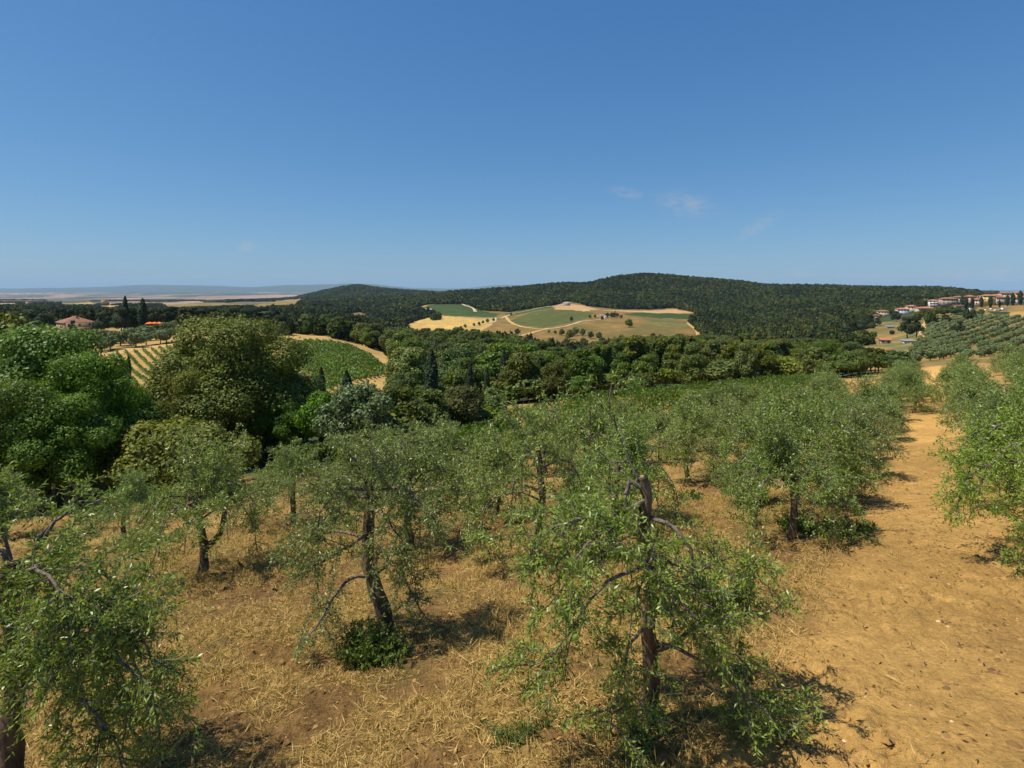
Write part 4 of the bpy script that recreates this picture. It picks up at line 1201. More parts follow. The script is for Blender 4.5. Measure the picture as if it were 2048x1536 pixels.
for q in range(64):
    u_ = -.02 + .70 * (q + rf.uniform(0, .8)) / 64
    D_ = float(np.interp(u_, [-.02, .155, .24, .30, .42, .68], [96, 97, 101, 101, 98, 100])) + rf.uniform(-1, 5)
    if .225 < u_ < .315 and q % 2: continue
    h_ = rf.uniform(2.2, 4.6)
    f, h = mk['shrub']; x_ = u_ * D_
    STOCK.place('shrub', f, 'shrub', (x_, D_, gz(x_, D_)), 'green shrub in the undergrowth along the front edge of the wood', 'shrub', 'undergrowth shrubs along the wood edge', rf.uniform(0, 6.28), (h_ / h * rf.uniform(1.0, 1.6),) * 2 + (h_ / h,))
# ------------------------------------------------------------------ far woods: seas of crowns that nobody could count
def lump(seed):
    """one far wood crown, about a metre across: a few clumps of leaf sprays"""
    rs = R_(seed)
    blobs = [(np.array([rs.uniform(-.24, .24), rs.uniform(-.24, .24), rs.uniform(.22, .74)]), rs.uniform(.2, .32)) for _ in range(8)]
    blobs.append((np.array([0, 0, .4]), .4))
    return blob_crown(rs, blobs, .17, 1.5).mesh('wood_crown', [])
M['farwood'] = leaf_mat('far_wood', (.022, .034, .008), (.072, .092, .021), trans=.0, rough=.8, spec=.05, vary=.42, patch=.006)
M['faroliv'] = leaf_mat('far_olive', (.12, .15, .06), (.20, .235, .10), trans=.0, rough=.8, spec=.05, vary=.15)
def crown_sea(name, pts, label, mat, seeds):
    pts = np.array(pts)
    me = bpy.data.meshes.new(name)
    me.vertices.add(len(pts)); me.vertices.foreach_set('co', pts[:, :3].astype(np.float32).ravel())
    for nm, c in (('sc', 3), ('wd', 4)):
        a = me.attributes.new(nm, 'FLOAT', 'POINT'); a.data.foreach_set('value', pts[:, c].astype(np.float32))
    o = bpy.data.objects.new(name, me); col.objects.link(o)
    tag(o, label, 'wood' if 'wood' in name or 'forest' in name else 'olive grove', kind='stuff')
    ng = bpy.data.node_groups.new(name, 'GeometryNodeTree')
    ng.interface.new_socket('Geometry', in_out='INPUT', socket_type='NodeSocketGeometry')
    ng.interface.new_socket('Geometry', in_out='OUTPUT', socket_type='NodeSocketGeometry')
    gi = ng.nodes.new('NodeGroupInput'); go = ng.nodes.new('NodeGroupOutput')
    iop = ng.nodes.new('GeometryNodeInstanceOnPoints')
    jn = ng.nodes.new('GeometryNodeJoinGeometry')
    for s in seeds:
        lm = lump(s); lm.materials.append(mat)
        src = bpy.data.objects.new('wood_crown', lm)
        oi = ng.nodes.new('GeometryNodeObjectInfo'); oi.inputs['Object'].default_value = src
        oi.inputs['As Instance'].default_value = True
        ng.links.new(oi.outputs['Geometry'], jn.inputs[0])
    m2p = ng.nodes.new('GeometryNodeMeshToPoints')
    ng.links.new(gi.outputs[0], m2p.inputs[0]); ng.links.new(m2p.outputs[0], iop.inputs['Points'])
    ng.links.new(jn.outputs[0], iop.inputs['Instance'])
    iop.inputs['Pick Instance'].default_value = True
    ri = ng.nodes.new('FunctionNodeRandomValue'); ri.data_type = 'INT'
    ri.inputs[4].default_value = 0; ri.inputs[5].default_value = len(seeds) - 1
    ng.links.new(ri.outputs[2], iop.inputs['Instance Index'])
    rr = ng.nodes.new('FunctionNodeRandomValue'); rr.data_type = 'FLOAT_VECTOR'
    rr.inputs[0].default_value = (-.15, -.15, 0); rr.inputs[1].default_value = (.15, .15, 6.28)
    ng.links.new(rr.outputs[0], iop.inputs['Rotation'])
    cx = ng.nodes.new('ShaderNodeCombineXYZ')
    a1 = ng.nodes.new('GeometryNodeInputNamedAttribute'); a1.data_type = 'FLOAT'; a1.inputs[0].default_value = 'sc'
    a2 = ng.nodes.new('GeometryNodeInputNamedAttribute'); a2.data_type = 'FLOAT'; a2.inputs[0].default_value = 'wd'
    ng.links.new(a2.outputs[0], cx.inputs[0]); ng.links.new(a2.outputs[0], cx.inputs[1]); ng.links.new(a1.outputs[0], cx.inputs[2])
    ng.links.new(cx.outputs[0], iop.inputs['Scale'])
    ng.links.new(iop.outputs[0], go.inputs[0])
    md = o.modifiers.new('crowns', 'NODES'); md.node_group = ng
    return o
# what the ground hides along each sight line
UD = np.exp(np.linspace(math.log(60), math.log(5200), 420)); UU = np.linspace(-1.0, 1.0, 300)
XX, YY = UU[:, None] * UD[None], np.repeat(UD[None], 300, 0)
YI = HY - F * (ground_z(XX.ravel(), YY.ravel()).reshape(XX.shape) - CZ) / YY
RUN = np.minimum.accumulate(YI, 1)
def visible(x, y, ytop, margin=6):
    iu = np.clip(((x / y + 1) / 2 * 299).round().astype(int), 0, 299)
    il = np.clip(np.searchsorted(UD, y * .985), 1, 419) - 1
    return ytop < RUN[iu, il] + margin
def wood_points(u0, u1, d0, d1, sp0, spk, h, seed, forbid=None):
    rs = R_(seed); out = []
    y = d0
    while y < d1:
        sp = sp0 + y * spk
        x = np.arange(u0 * y, u1 * y, sp)
        out.append(np.stack([x + rs.uniform(-.5, .5, len(x)) * sp, y + rs.uniform(-.5, .5, len(x)) * sp, np.full(len(x), sp)], 1))
        y += sp * .85
    p = np.concatenate(out)
    z = ground_z(p[:, 0], p[:, 1])
    px, py = proj(p[:, 0], p[:, 1], z)
    hh = rs.uniform(*h, len(p))
    top = HY - F * (z + hh - CZ) / p[:, 1]
    keep = visible(p[:, 0], p[:, 1], top)
    if forbid is not None: keep &= ~forbid(px, py, p[:, 0], p[:, 1])
    return np.stack([p[:, 0], p[:, 1], z - .3, hh, p[:, 2] * rs.uniform(.75, 1.65, len(p))], 1)[keep]
FIELDS = [q[0] for q in POLYS]
def bare(px, py, x, y):
    m = np.zeros(px.shape, bool)
    for poly, d0, d1, c in POLYS:
        m |= inpoly(px, py, poly) & (y > d0) & (y < d1)
    return m
DARKPATCH = [(815,646),(842,632),(862,628),(878,634),(880,640),(850,642)]
w1 = wood_points(-.42, .82, 470, 2300, 3.4, .0040, (6, 14), 1, lambda a, b, x, y: bare(a, b, x, y) | ((x / y > .60) & (y < 1000) & (y > (470))) | ((x/y < -.30) & (y < 1500) & (fbm(x / 130, y / 170, 3, 5) < .47)))
w1b = wood_points(-.14, -.02, 850, 1300, 3.4, .0040, (6, 12), 2, lambda a, b, x, y: ~inpoly(a, b, DARKPATCH))
w2 = wood_points(-.50, .85, 2300, 4400, 5.0, .0036, (7, 14), 3, lambda a, b, x, y: bare(a, b, x, y) | (x / y < -.34) & (fbm(x / 160, y / 300, 3, 5) < .50))
w3 = wood_points(-.98, -.36, 330, 1500, 4.0, .003, (7, 11), 4, lambda a, b, x, y: bare(a, b, x, y) | (a > 545) & (y < 700) | (fbm(x / 110, y / 260, 3, 6) < np.where(y < 480, .42, .52)))
w4 = wood_points(.60, .80, 640, 1000, 3.6, .0025, (5, 9), 5, lambda a, b, x, y: bare(a, b, x, y) | (b > np.interp(a, [1700, 1740, 1790, 1850, 1950], [700, 640, 626, 612, 604])))
w5 = wood_points(.52, .628, 330, 700, 4.0, .002, (5, 9), 6, lambda a, b, x, y: bare(a, b, x, y) | (fbm(x / 40, y / 50, 3, 9) < .46))
w6 = wood_points(-.98, .85, 1500, 4200, 9, .003, (7, 12), 8, lambda a, b, x, y: (x / y > -.36) | bare(a, b, x, y) | (fbm(x / 300, y / 500, 3, 12) < .60))
fp = np.array(far_pts) if far_pts else np.zeros((0, 4))
fpw = np.concatenate([fp, (fp[:, 3:4] * .55 + 1.8)], 1)
print('far wood', len(w1), len(w1b), len(w2), len(w3), len(w4), len(w5), len(w6), len(fpw))
crown_sea('hillside_forest', np.concatenate([w1, w1b, w4]), 'dense dark green forest covering the hills behind the wheat fields', M['farwood'], (201, 202, 203, 204))
crown_sea('distant_forest', np.concatenate([w2, w6]), 'bluish green forest on the farthest wooded ridges', M['farwood'], (205, 206, 207))
crown_sea('valley_wood', np.concatenate([w3, w5, fpw]), 'dark woods in the valleys behind the farmhouse and the nearer trees', M['farwood'], (208, 209, 210))
# ------------------------------------------------------------------ vineyards: every row is a thing
M['post'] = plain_mat('vine_post', (.22, .17, .12), .9, .2, 4)
def vine_row(p0, p1, label, group, rs, h=1.5, w=.55, leaf=.28, per_m=26, post_step=6.0):
    p0 = np.array(p0[:2]); p1 = np.array(p1[:2])
    Ln = float(np.linalg.norm(p1 - p0)); d = (p1 - p0) / Ln; nrm = np.array((-d[1], d[0]))
    o0 = (p0[0], p0[1], gz(p0[0], p0[1]))
    root = empty('vine_row', o0, label, 'vine row', group)
    n = int(Ln * per_m)
    t = rs.uniform(0, Ln, n)
    gap = noise2(t / 2.1, t * 0 + o0[0] * 3.1, 9)
    t = t[gap > .16]; n = len(t)
    hh = .35 + (h - .35) * rs.uniform(0, 1, n) ** .8 * (.8 + .35 * noise2(t / 1.3, t * 0 + o0[1], 4))
    off = rs.normal(size=n) * w * .32
    x = p0[0] + d[0] * t + nrm[0] * off; y = p0[1] + d[1] * t + nrm[1] * off
    Pp = np.stack([x - o0[0], y - o0[1], ground_z(x, y) + hh - o0[2]], 1)
    m = MB(); cards(m, Pp, np.stack([nrm[0] * np.sign(off), nrm[1] * np.sign(off), np.full(n, .5)], 1), leaf, rs, 0, np.clip(rs.normal(.5, .25, n), 0, 1), .9)
    m.build('vine_leaves', [M['vine']], root)
    k_ = max(2, int(Ln / post_step) + 1)
    for q in range(k_):
        xx, yy = p0 + d * Ln * q / (k_ - 1)
        ps = part('post', POSTM, root)
        ps.location = (xx - o0[0], yy - o0[1], gz(xx, yy) - o0[2])
    return root
POSTM = MB().tube(np.array([(0, 0, -.2), (0, 0, 1.75)]), .045, 5).mesh('post', M['post'])
def vineyard(poly_px, dmin, dmax, dirv, spacing, label, group, rs, maxrows=400, **kw):
    pw = np.array([hit(a, b, dmin, dmax)[:2] for a, b in poly_px])
    dv = np.array(dirv, float); dv /= np.linalg.norm(dv); nv = np.array((-dv[1], dv[0]))
    s = pw @ nv; cnt = 0
    q = s.min() + spacing * .5
    ctr = pw.mean(0) @ dv
    made = []
    while q < s.max() and cnt < maxrows:
        tt = np.arange(-160, 160, .5)
        pts = nv * q + dv * (tt[:, None] + ctr)
        ins = inpoly(pts[:, 0], pts[:, 1], [tuple(v) for v in pw])
        idx = np.nonzero(ins)[0]
        if len(idx) > 6:
            made.append((min(pts[idx[0]][0] / pts[idx[0]][1], pts[idx[-1]][0] / pts[idx[-1]][1]), vine_row(pts[idx[0]], pts[idx[-1]], label, group, rs, **kw))); cnt += 1
        q += spacing
    for r, (a, o) in enumerate(sorted(made, key=lambda t: t[0])):
        if '%s' in label: o['label'] = label % ('leftmost' if r == 0 else ORD[min(r, 19)])
    return cnt
rv = np.random.RandomState(23)
a0, a1 = hit(640, 692, 130, 300), hit(768, 755, 110, 300)
n1_ = vineyard(VINE1, 105, 300, (a1[0] - a0[0], a1[1] - a0[1]), 2.3, 'long green vine row in the dense middle vineyard beside the sandy track', 'vine rows of the middle vineyard', rv, per_m=22, leaf=.44, w=.95, post_step=14)
VINE2 = [(214,722),(232,708),(300,702),(352,694),(372,696),(372,790),(250,790),(225,770)]
b0, b1 = hit(229, 709, 130, 300), hit(252, 738, 110, 300)
n2_ = vineyard(VINE2, 115, 300, (b1[0] - b0[0], b1[1] - b0[1]), 2.6, '%s vine row from the left in the left vineyard with bare sandy soil', 'vine rows of the left vineyard', rv, per_m=17, leaf=.32, w=.5, post_step=10)
# the strip behind the near grove, rows run with the olive rows
cnt3 = 0
for j in range(-16, 18):
    sx = j * 2.4
    seg = []
    for tt in np.arange(-40, 130, .5):
        x = 12 + .6 * tt + .8 * sx; y = 46 + .8 * tt - .6 * sx
        u = x / max(y, 1)
        if y < 30 or u < -.12 or u > .56: continue
        lo = grove_back(u) + 2.5
        hi = np.interp(u, [-.12, 0, .155, .24, .30, .42, .56], [52, 70, 92, 90, 90, 97, 95])
        if lo < y < hi: seg.append((x, y))
    if len(seg) > 12:
        vine_row(seg[0], seg[-1], 'leafy vine row in the green strip between the olive grove and the wood', 'vine rows of the strip behind the grove', rv, per_m=48, leaf=.22, w=.8, h=1.7); cnt3 += 1
print('vine rows', n1_, n2_, cnt3)

# ------------------------------------------------------------------ orchard by the farmhouse and the right olive slopes
def far_olive_maker(seed):
    return lambda: far_olive('olive_tree', np.random.RandomState(seed))
orch = [(800,610),(880,628),(965,592),(900,548),(1040,552),(1085,604),(1112,520),(1172,585),(1135,552),(1245,545),(1282,575),(1332,565),(1405,520),(1262,495),(845,575),(700,545),(760,560),(1010,560),(1215,520),(1380,470),(1320,500),(820,640),(930,575),(1180,530),(1440,490)]
for i, (a, b) in enumerate(orch):
    x, y, z = hit(a / 4, 540 + b / 4 + 4, 140, 330)
    STOCK.place(('fo', i % 3), far_olive_maker(330 + i % 3), 'olive_tree', (x, y, z - .1), 'small grey green olive tree in the orchard between the farmhouse and left vineyard', 'olive tree', 'olive trees of the farmhouse orchard', i * 1.3, (1.25 + .2 * (i % 3),) * 3)
ro = np.random.RandomState(29)
pts = []
for i in range(-60, 130):
    for j in range(-60, 60):
        x = 260 + i * 4.6 * .72 + j * 7.6 * .69 + ro.normal() * .5; y = 330 + i * 4.6 * .69 - j * 7.6 * .72 + ro.normal() * .5
        if y < 118 or y > 590: continue
        u = x / y
        if u > 1.0 or u < .70: continue
        pts.append((x, y))
pts = np.array(pts); pz = ground_z(pts[:, 0], pts[:, 1]); ppx, ppy = proj(pts[:, 0], pts[:, 1], pz)
k_ = (ppx > np.interp(ppy, [630, 650, 680, 705, 720], [1862, 1856, 1840, 1822, 1818])) & (ppx < 2075) & (ppy > np.interp(ppx, [1850, 1950, 2050], [640, 632, 634]))
k_ &= fbm(pts[:, 0] / 16, pts[:, 1] / 16, 2, 19) > .25
top_ = HY - F * (pz + 3.2 - CZ) / pts[:, 1]
k_ &= visible(pts[:, 0], pts[:, 1], top_)
pts, pz, ppx = pts[k_], pz[k_], ppx[k_]
o_ = np.argsort(pts[:, 1] + np.where(ppx > 2048, 900, 0))
sea = []
for r, i in enumerate(o_):
    s = ro.uniform(.6, .84)
    if r < 185:
        STOCK.place(('fo', r % 3), far_olive_maker(330 + r % 3), 'olive_tree', (pts[i, 0], pts[i, 1], pz[i] - .1), 'small round olive tree in the regular rows of the far right slope below the village', 'olive tree', 'olive trees of the far right slope', ro.uniform(0, 6.28), (s, s, s))
    else:
        sea.append((pts[i, 0], pts[i, 1], pz[i] - .1, 3.3 * s, 3.3 * s))
if sea: crown_sea('olive_plantation', sea, 'grey green olive plantation covering the upper right slope below the village', M['faroliv'], (211, 212))
print('slope olives', len(pts), len(sea))

# ------------------------------------------------------------------ trees round the farm, on the fields and round the village
FT = 'dark evergreen trees round the farmhouse'
for px, yt, D, lab, w in ((203, 624, 262, 'dark evergreen oak touching the right wall of the farmhouse', .85), (243, 614, 275, 'dark evergreen oak below the left farm cypress', .9), (268, 612, 285, 'dark evergreen oak between the two farm cypresses', .9),
                          (300, 616, 300, 'dark evergreen oak right of the tall farm cypress', .9), (145, 640, 255, 'rounded tree in front of the left farmhouse wall', .5), (60, 618, 310, 'dark evergreen oak left of the farmhouse', 1.0),
                          (90, 626, 290, 'lower evergreen oak beside the farmhouse on its left', .9), (30, 622, 300, 'evergreen oak far left of the farmhouse', .9)):
    put('dark%d' % (px % 2), px, yt, D, lab, 'tree', FT, None, w)
for px, yt, D in ((322, 616, 330), (345, 612, 336), (365, 616, 340), (385, 613, 346), (405, 618, 350), (425, 614, 352), (447, 618, 356), (470, 612, 352), (492, 617, 350), (515, 614, 350), (540, 622, 350), (560, 630, 345)):
    put('dark%d' % (px % 2), px, yt, D, 'dark tree in the belt of trees behind the orange parasols', 'tree', 'tree belt behind the orange parasols', None, .85)
put('cyp', 250, 592, 280, 'tall pointed farm cypress, left of the two', 'cypress', 'cypresses at the farmhouse', .4, 1.0)
put('cypfat', 285, 597, 270, 'taller broad dark farm cypress, right of the two', 'cypress', 'cypresses at the farmhouse', .8, 1.0)
def put_on(kind, px, pbase, hgt, dmin, dmax, label, cat, group=None, wide=1.0, name=None):
    x, y, z = hit(px, pbase, dmin, dmax)
    f, h = mk[kind]; s = hgt / h
    nm = name or {'r': 'round_tree', 'c': 'cypress_tree', 'd': 'evergreen_oak', 's': 'shrub', 'p': 'pine_tree', 'w': 'broadleaf_tree'}[kind[0]]
    return STOCK.place(kind, f, nm, (x, y, z - .1), label, cat, group, rng.uniform(0, 6.28), (s * wide, s * wide, s))
put_on('round', 1258, 655, 11, 480, 1100, 'lone round dark tree standing in the dry brown field', 'tree')
TF = 'trees along the field lane'
for px, pb, hh, lab in ((1124, 672, 9, 'round tree at the left end of the lane clump'), (1140, 680, 12, 'largest round tree of the lane clump'), (1150, 672, 11, 'tall round tree behind the largest one of the lane clump'), (1165, 672, 9, 'round tree in the middle of the lane clump'),
                        (1182, 678, 9, 'round tree right of the middle of the lane clump'), (1198, 680, 9, 'round tree at the right end of the lane clump'), (1166, 700, 12, 'single dark tree at the edge of the wood below the lane clump'), (1110, 668, 5, 'small bush at the bend of the field lane'), (1098, 666, 4, 'smallest bush at the tip of the field lane')):
    put_on('round', px, pb, hh, 470, 1000, lab, 'tree', TF, .9)
for i, (px, pb, hh) in enumerate(((948, 652, 5), (958, 651, 6), (966, 648, 6), (975, 646, 7), (987, 643, 6), (930, 656, 6), (922, 660, 6))):
    put_on('round', px, pb, hh, 500, 1200, 'small dark tree in the line along the pale wheat field', 'tree', 'tree line along the wheat field', .9)
for px, pb, hh, kd in ((1215, 635, 8, 'round'), (1225, 636, 9, 'dark0'), (1234, 635, 8, 'round'), (1242, 637, 6, 'round'), (1205, 640, 6, 'round'), (1180, 637, 6, 'round'), (1190, 636, 6, 'dark1'), (1230, 634, 11, 'cyp')):
    put_on(kd, px, pb, hh, 520, 1300, 'dark tree around the small estate house in the fields', 'tree', 'trees round the estate house', 1.0)
put_on('round', 1143, 643, 8, 520, 1300, 'single bush on the green field left of the estate house', 'tree', None, .8)
put_on('round', 1022, 631, 6, 700, 1400, 'small tree at the junction of the pale tracks', 'tree')
put_on('round', 1035, 670, 8, 480, 1200, 'round tree at the lower left corner of the brown field', 'tree')
for px, pb, hh, w, lab in ((1692, 678, 11, 1.1, 'round dark tree in the tan field right of the forest'), (1815, 676, 15, 1.0, 'large dark tree clump left half beside the olive slope'), (1833, 675, 14, .8, 'large dark tree clump right half beside the olive slope'), (1792, 643, 12, .9, 'dark tree between the left village houses'),
                           (1755, 652, 9, 1.1, 'tree below the leftmost village house'), (1725, 662, 10, 1.0, 'rounded tree at the forest end above the tan field'), (1784, 670, 4, 1.0, 'small tree in the tan field near the hut'), (1745, 677, 5, 1.6, 'low wide bush left of the hut')):
    put_on('dark%d' % (px % 2), px, pb, hh, 250, 720, lab, 'tree', 'trees below the village', w)
put_on('dark1', 1920, 668, 7.5, 220, 620, 'round dark tree standing alone in the olive slope', 'tree', None, .75)
put_on('dark0', 1908, 668, 5, 220, 620, 'smaller dark tree left of the lone one in the olive slope', 'tree', None, .8)
put_on('dark1', 2009, 660, 4.5, 220, 620, 'small dark bush by the track on the olive slope', 'tree')
for i, px in enumerate((1848, 1862, 1876, 1890, 1903, 1916, 1838, 1935, 1962)):
    put_on('round', px, (634, 633, 632, 631, 630, 629, 640, 630, 630)[i], (9, 8, 9, 8, 9, 8, 9, 5, 6)[i], 380, 680, 'round green tree in the belt below the village houses', 'tree', 'tree belt below the village', 1.2)
for px, pb, hh in ((1925, 614, 15), (1932, 615, 14), (1945, 614, 13), (1963, 613, 13), (1981, 614, 14), (2015, 610, 13), (2026, 609, 15), (2041, 608, 17), (1999, 613, 9)):
    put_on('cypfat', px, pb + 2, hh, 560, 760, 'dark conifer standing among the village houses', 'conifer', 'conifers in the village', 1.25)
# ------------------------------------------------------------------ buildings
def stucco(name, c):
    k = NT(name)
    n = k.noise(.9, 6, .65, k.obj()); n2 = k.noise(6, 4, .6, k.obj())
    cc = k.mix(k.ramp(n, .3, .7), tuple(v * .82 for v in c), tuple(min(.85, v * 1.1) for v in c))
    return k.done(k.bsdf(cc, .9, .15, k.bump(n2, .3, .03)))
def stone(name, c):
    k = NT(name)
    b = k.N('ShaderNodeTexBrick', {'Color1': tuple(v * .8 for v in c), 'Color2': tuple(v * 1.2 for v in c), 'Mortar': tuple(v * 1.25 for v in c), 'Scale': 1.6, 'Mortar Size': .03})
    mp = k.N('ShaderNodeMapping', {'Rotation': (math.radians(90), 0, 0)}); k.l.new(k.obj(), mp.inputs[0]); k.l.new(mp.outputs[0], b.inputs['Vector'])
    n = k.noise(2.5, 6, .65, k.obj())
    return k.done(k.bsdf(k.mix(k.ramp(n, .3, .7), b.outputs[0], tuple(v * .85 for v in c)), .95, .1, k.bump(n, .5, .05)))
def tiles(name, c):
    k = NT(name)
    w = k.N('ShaderNodeTexWave', {'Scale': 2.2, 'Distortion': .6, 'Detail': 2.0}, wave_type='BANDS', bands_direction='X'); k.l.new(k.obj(), w.inputs[0])
    n = k.noise(1.3, 6, .7, k.obj())
    cc = k.mix(k.ramp(n, .3, .7), tuple(v * .7 for v in c), tuple(v * 1.2 for v in c))
    return k.done(k.bsdf(cc, .9, .15, k.bump(w.outputs[0], .6, .06)))
for nm, c in (('white', (.60, .58, .56)), ('cream', (.55, .46, .33)), ('yellow', (.68, .48, .19)), ('pink', (.58, .38, .28)), ('ochre', (.72, .46, .14)), ('grey', (.42, .38, .34)), ('bluegrey', (.52, .54, .57))):
    M['w_' + nm] = stucco('wall_' + nm, c)
M['w_stone'] = stone('wall_stone', (.40, .31, .23)); M['w_tan'] = stone('wall_tan_stone', (.46, .35, .25)); M['w_farm'] = stone('wall_farm_stone', (.40, .30, .195))
M['r_red'] = tiles('roof_terracotta', (.42, .17, .09)); M['r_brown'] = tiles('roof_old_tiles', (.27, .135, .08)); M['r_grey'] = tiles('roof_grey', (.36, .32, .29))
k = NT('window_glass'); M['glass'] = k.done(k.bsdf((.02, .022, .026), .15, .5))
M['shutter'] = plain_mat('shutter_wood', (.10, .07, .05), .7, .2, 6)
M['frame'] = plain_mat('window_surround', (.55, .50, .44), .8, .1, 6)
M['brick'] = plain_mat('chimney_brick', (.36, .17, .10), .9, .3, 9)
WINM = MB().box((0, 0, 0), (1.0, .14, 1.35)).mesh('window', M['glass'])
FRM = MB()
for c, s in (((-.56, .02, 0), (.12, .16, 1.6)), ((.56, .02, 0), (.12, .16, 1.6)), ((0, .02, .74), (1.0, .16, .12)), ((0, .02, -.74), (1.3, .24, .12))): FRM.box(c, s)
FRMM = FRM.mesh('window_frame', M['frame'])
DOORM = MB().box((0, 0, 1.05), (1.15, .14, 2.1)).mesh('door', M['shutter'])
CHM = MB().box((0, 0, .5), (.7, .7, 1.6)).box((0, 0, 1.4), (.9, .9, .16)).mesh('chimney', M['brick'])
def house(px, pbase, dmin, dmax, w, d, h, rz, wall, roof, label, style='hip', rise=1.6, cols=(3, 2), storeys=2, group=None, chimney=True, name='house', sink=1.2, door=True, balcony=False, D=None, cat='house', wins=True):
    if D is None: x, y, z = hit(px, pbase, dmin, dmax)
    else:
        y = D; x = (px - 1024) / F * D; z = CZ - (pbase - HY) / F * D
    root = empty(name, (x, y, z), label, cat, group, rz)
    MB().box((0, 0, (h - sink) / 2), (w, d, h + sink)).build('wall', M[wall], root)
    ov = .45; a, b = w / 2 + ov, d / 2 + ov
    zt = h + .02
    rg_ = MB()
    if style == 'hip':
        rl = max(.2, w / 2 - d / 2) if w >= d else .2
        V = [(-a, -b, zt), (a, -b, zt), (a, b, zt), (-a, b, zt), (-rl, 0, zt + rise), (rl, 0, zt + rise)]
        Fq = [(0, 1, 5, 4), (2, 3, 4, 5)]; Ft = [(1, 2, 5), (3, 0, 4)]
    elif style == 'shed':
        V = [(-a, -b, zt), (a, -b, zt), (a, b, zt + rise), (-a, b, zt + rise), (-a, b, zt), (a, b, zt)]
        Fq = [(0, 1, 2, 3), (4, 3, 2, 5)]; Ft = [(0, 3, 4), (1, 5, 2)]
    else:
        V = [(-a, -b, zt), (a, -b, zt), (a, b, zt), (-a, b, zt), (-a, 0, zt + rise), (a, 0, zt + rise)]
        Fq = [(0, 1, 5, 4), (2, 3, 4, 5)]; Ft = [(1, 2, 5), (3, 0, 4)]
    rg_.add(V, Fq); rg_.add(V, Ft)
    rg_.box((0, 0, h - .08), (2 * a, 2 * b, .16))
    rf_ = rg_.build('roof', M[roof], root)
    if chimney:
        c = part('chimney', CHM, rf_); c.location = (w * .18, 0, h + rise * .62)
    if wins:
        sh = h / storeys
        for face, nc, L in (('f', cols[0], w), ('s', cols[1], d)):
            for st in range(storeys):
                for q in range(nc):
                    t = -L / 2 + L * (q + .5) / nc
                    zc = sh * st + sh * .56
                    for sg in ((1,) if face == 'f' else (1, -1)):
                        if face == 'f' and st == 0 and q == nc // 2 and door:
                            o = part('door', DOORM, root); o.location = (t, -d / 2 - .03, 0)
                            continue
                        o = part('window', WINM, root)
                        if face == 'f': o.location = (t, -d / 2 - .005, zc)
                        else: o.location = (sg * (w / 2 + .005), t, zc); o.rotation_euler = (0, 0, math.pi / 2 * sg)
                        fr = part('window_frame', FRMM, o)
    if balcony:
        for st in range(1, storeys):
            MB().box((0, -d / 2 - .6, h / storeys * st - .1), (w * .8, 1.2, .2)).box((0, -d / 2 - 1.15, h / storeys * st + .45), (w * .8, .1, .9)).build('balcony', M['w_white'], root)
    return root
VH = 'houses of the village on the right hill'
fh = house(150, 668, 0, 0, 14.5, 13, 6.2, math.radians(-38), 'w_farm', 'r_brown', 'stone farmhouse with terracotta hip roof among dark trees on the left', 'hip', 3.0, (4, 3), 2, None, True, 'farmhouse', 2.5, True, False, 292)
part('chimney', CHM, [c for c in fh.children if c.name.startswith('roof')][0]).location = (-3.2, 0, 7.9)
house(154, 668, 0, 0, 9, 5, 2.4, math.radians(-38), 'w_farm', 'r_brown', 'low tiled annex in front of the stone farmhouse', 'shed', .8, (2, 1), 1, None, False, 'annex', 2, False, False, 279)
house(100, 668, 0, 0, 6, 5, 2.6, math.radians(10), 'w_farm', 'r_brown', 'small outbuilding with pinkish tiled roof left of the farmhouse', 'gable', 1.0, (1, 1), 1, None, False, 'outbuilding', 2, False, False, 288)
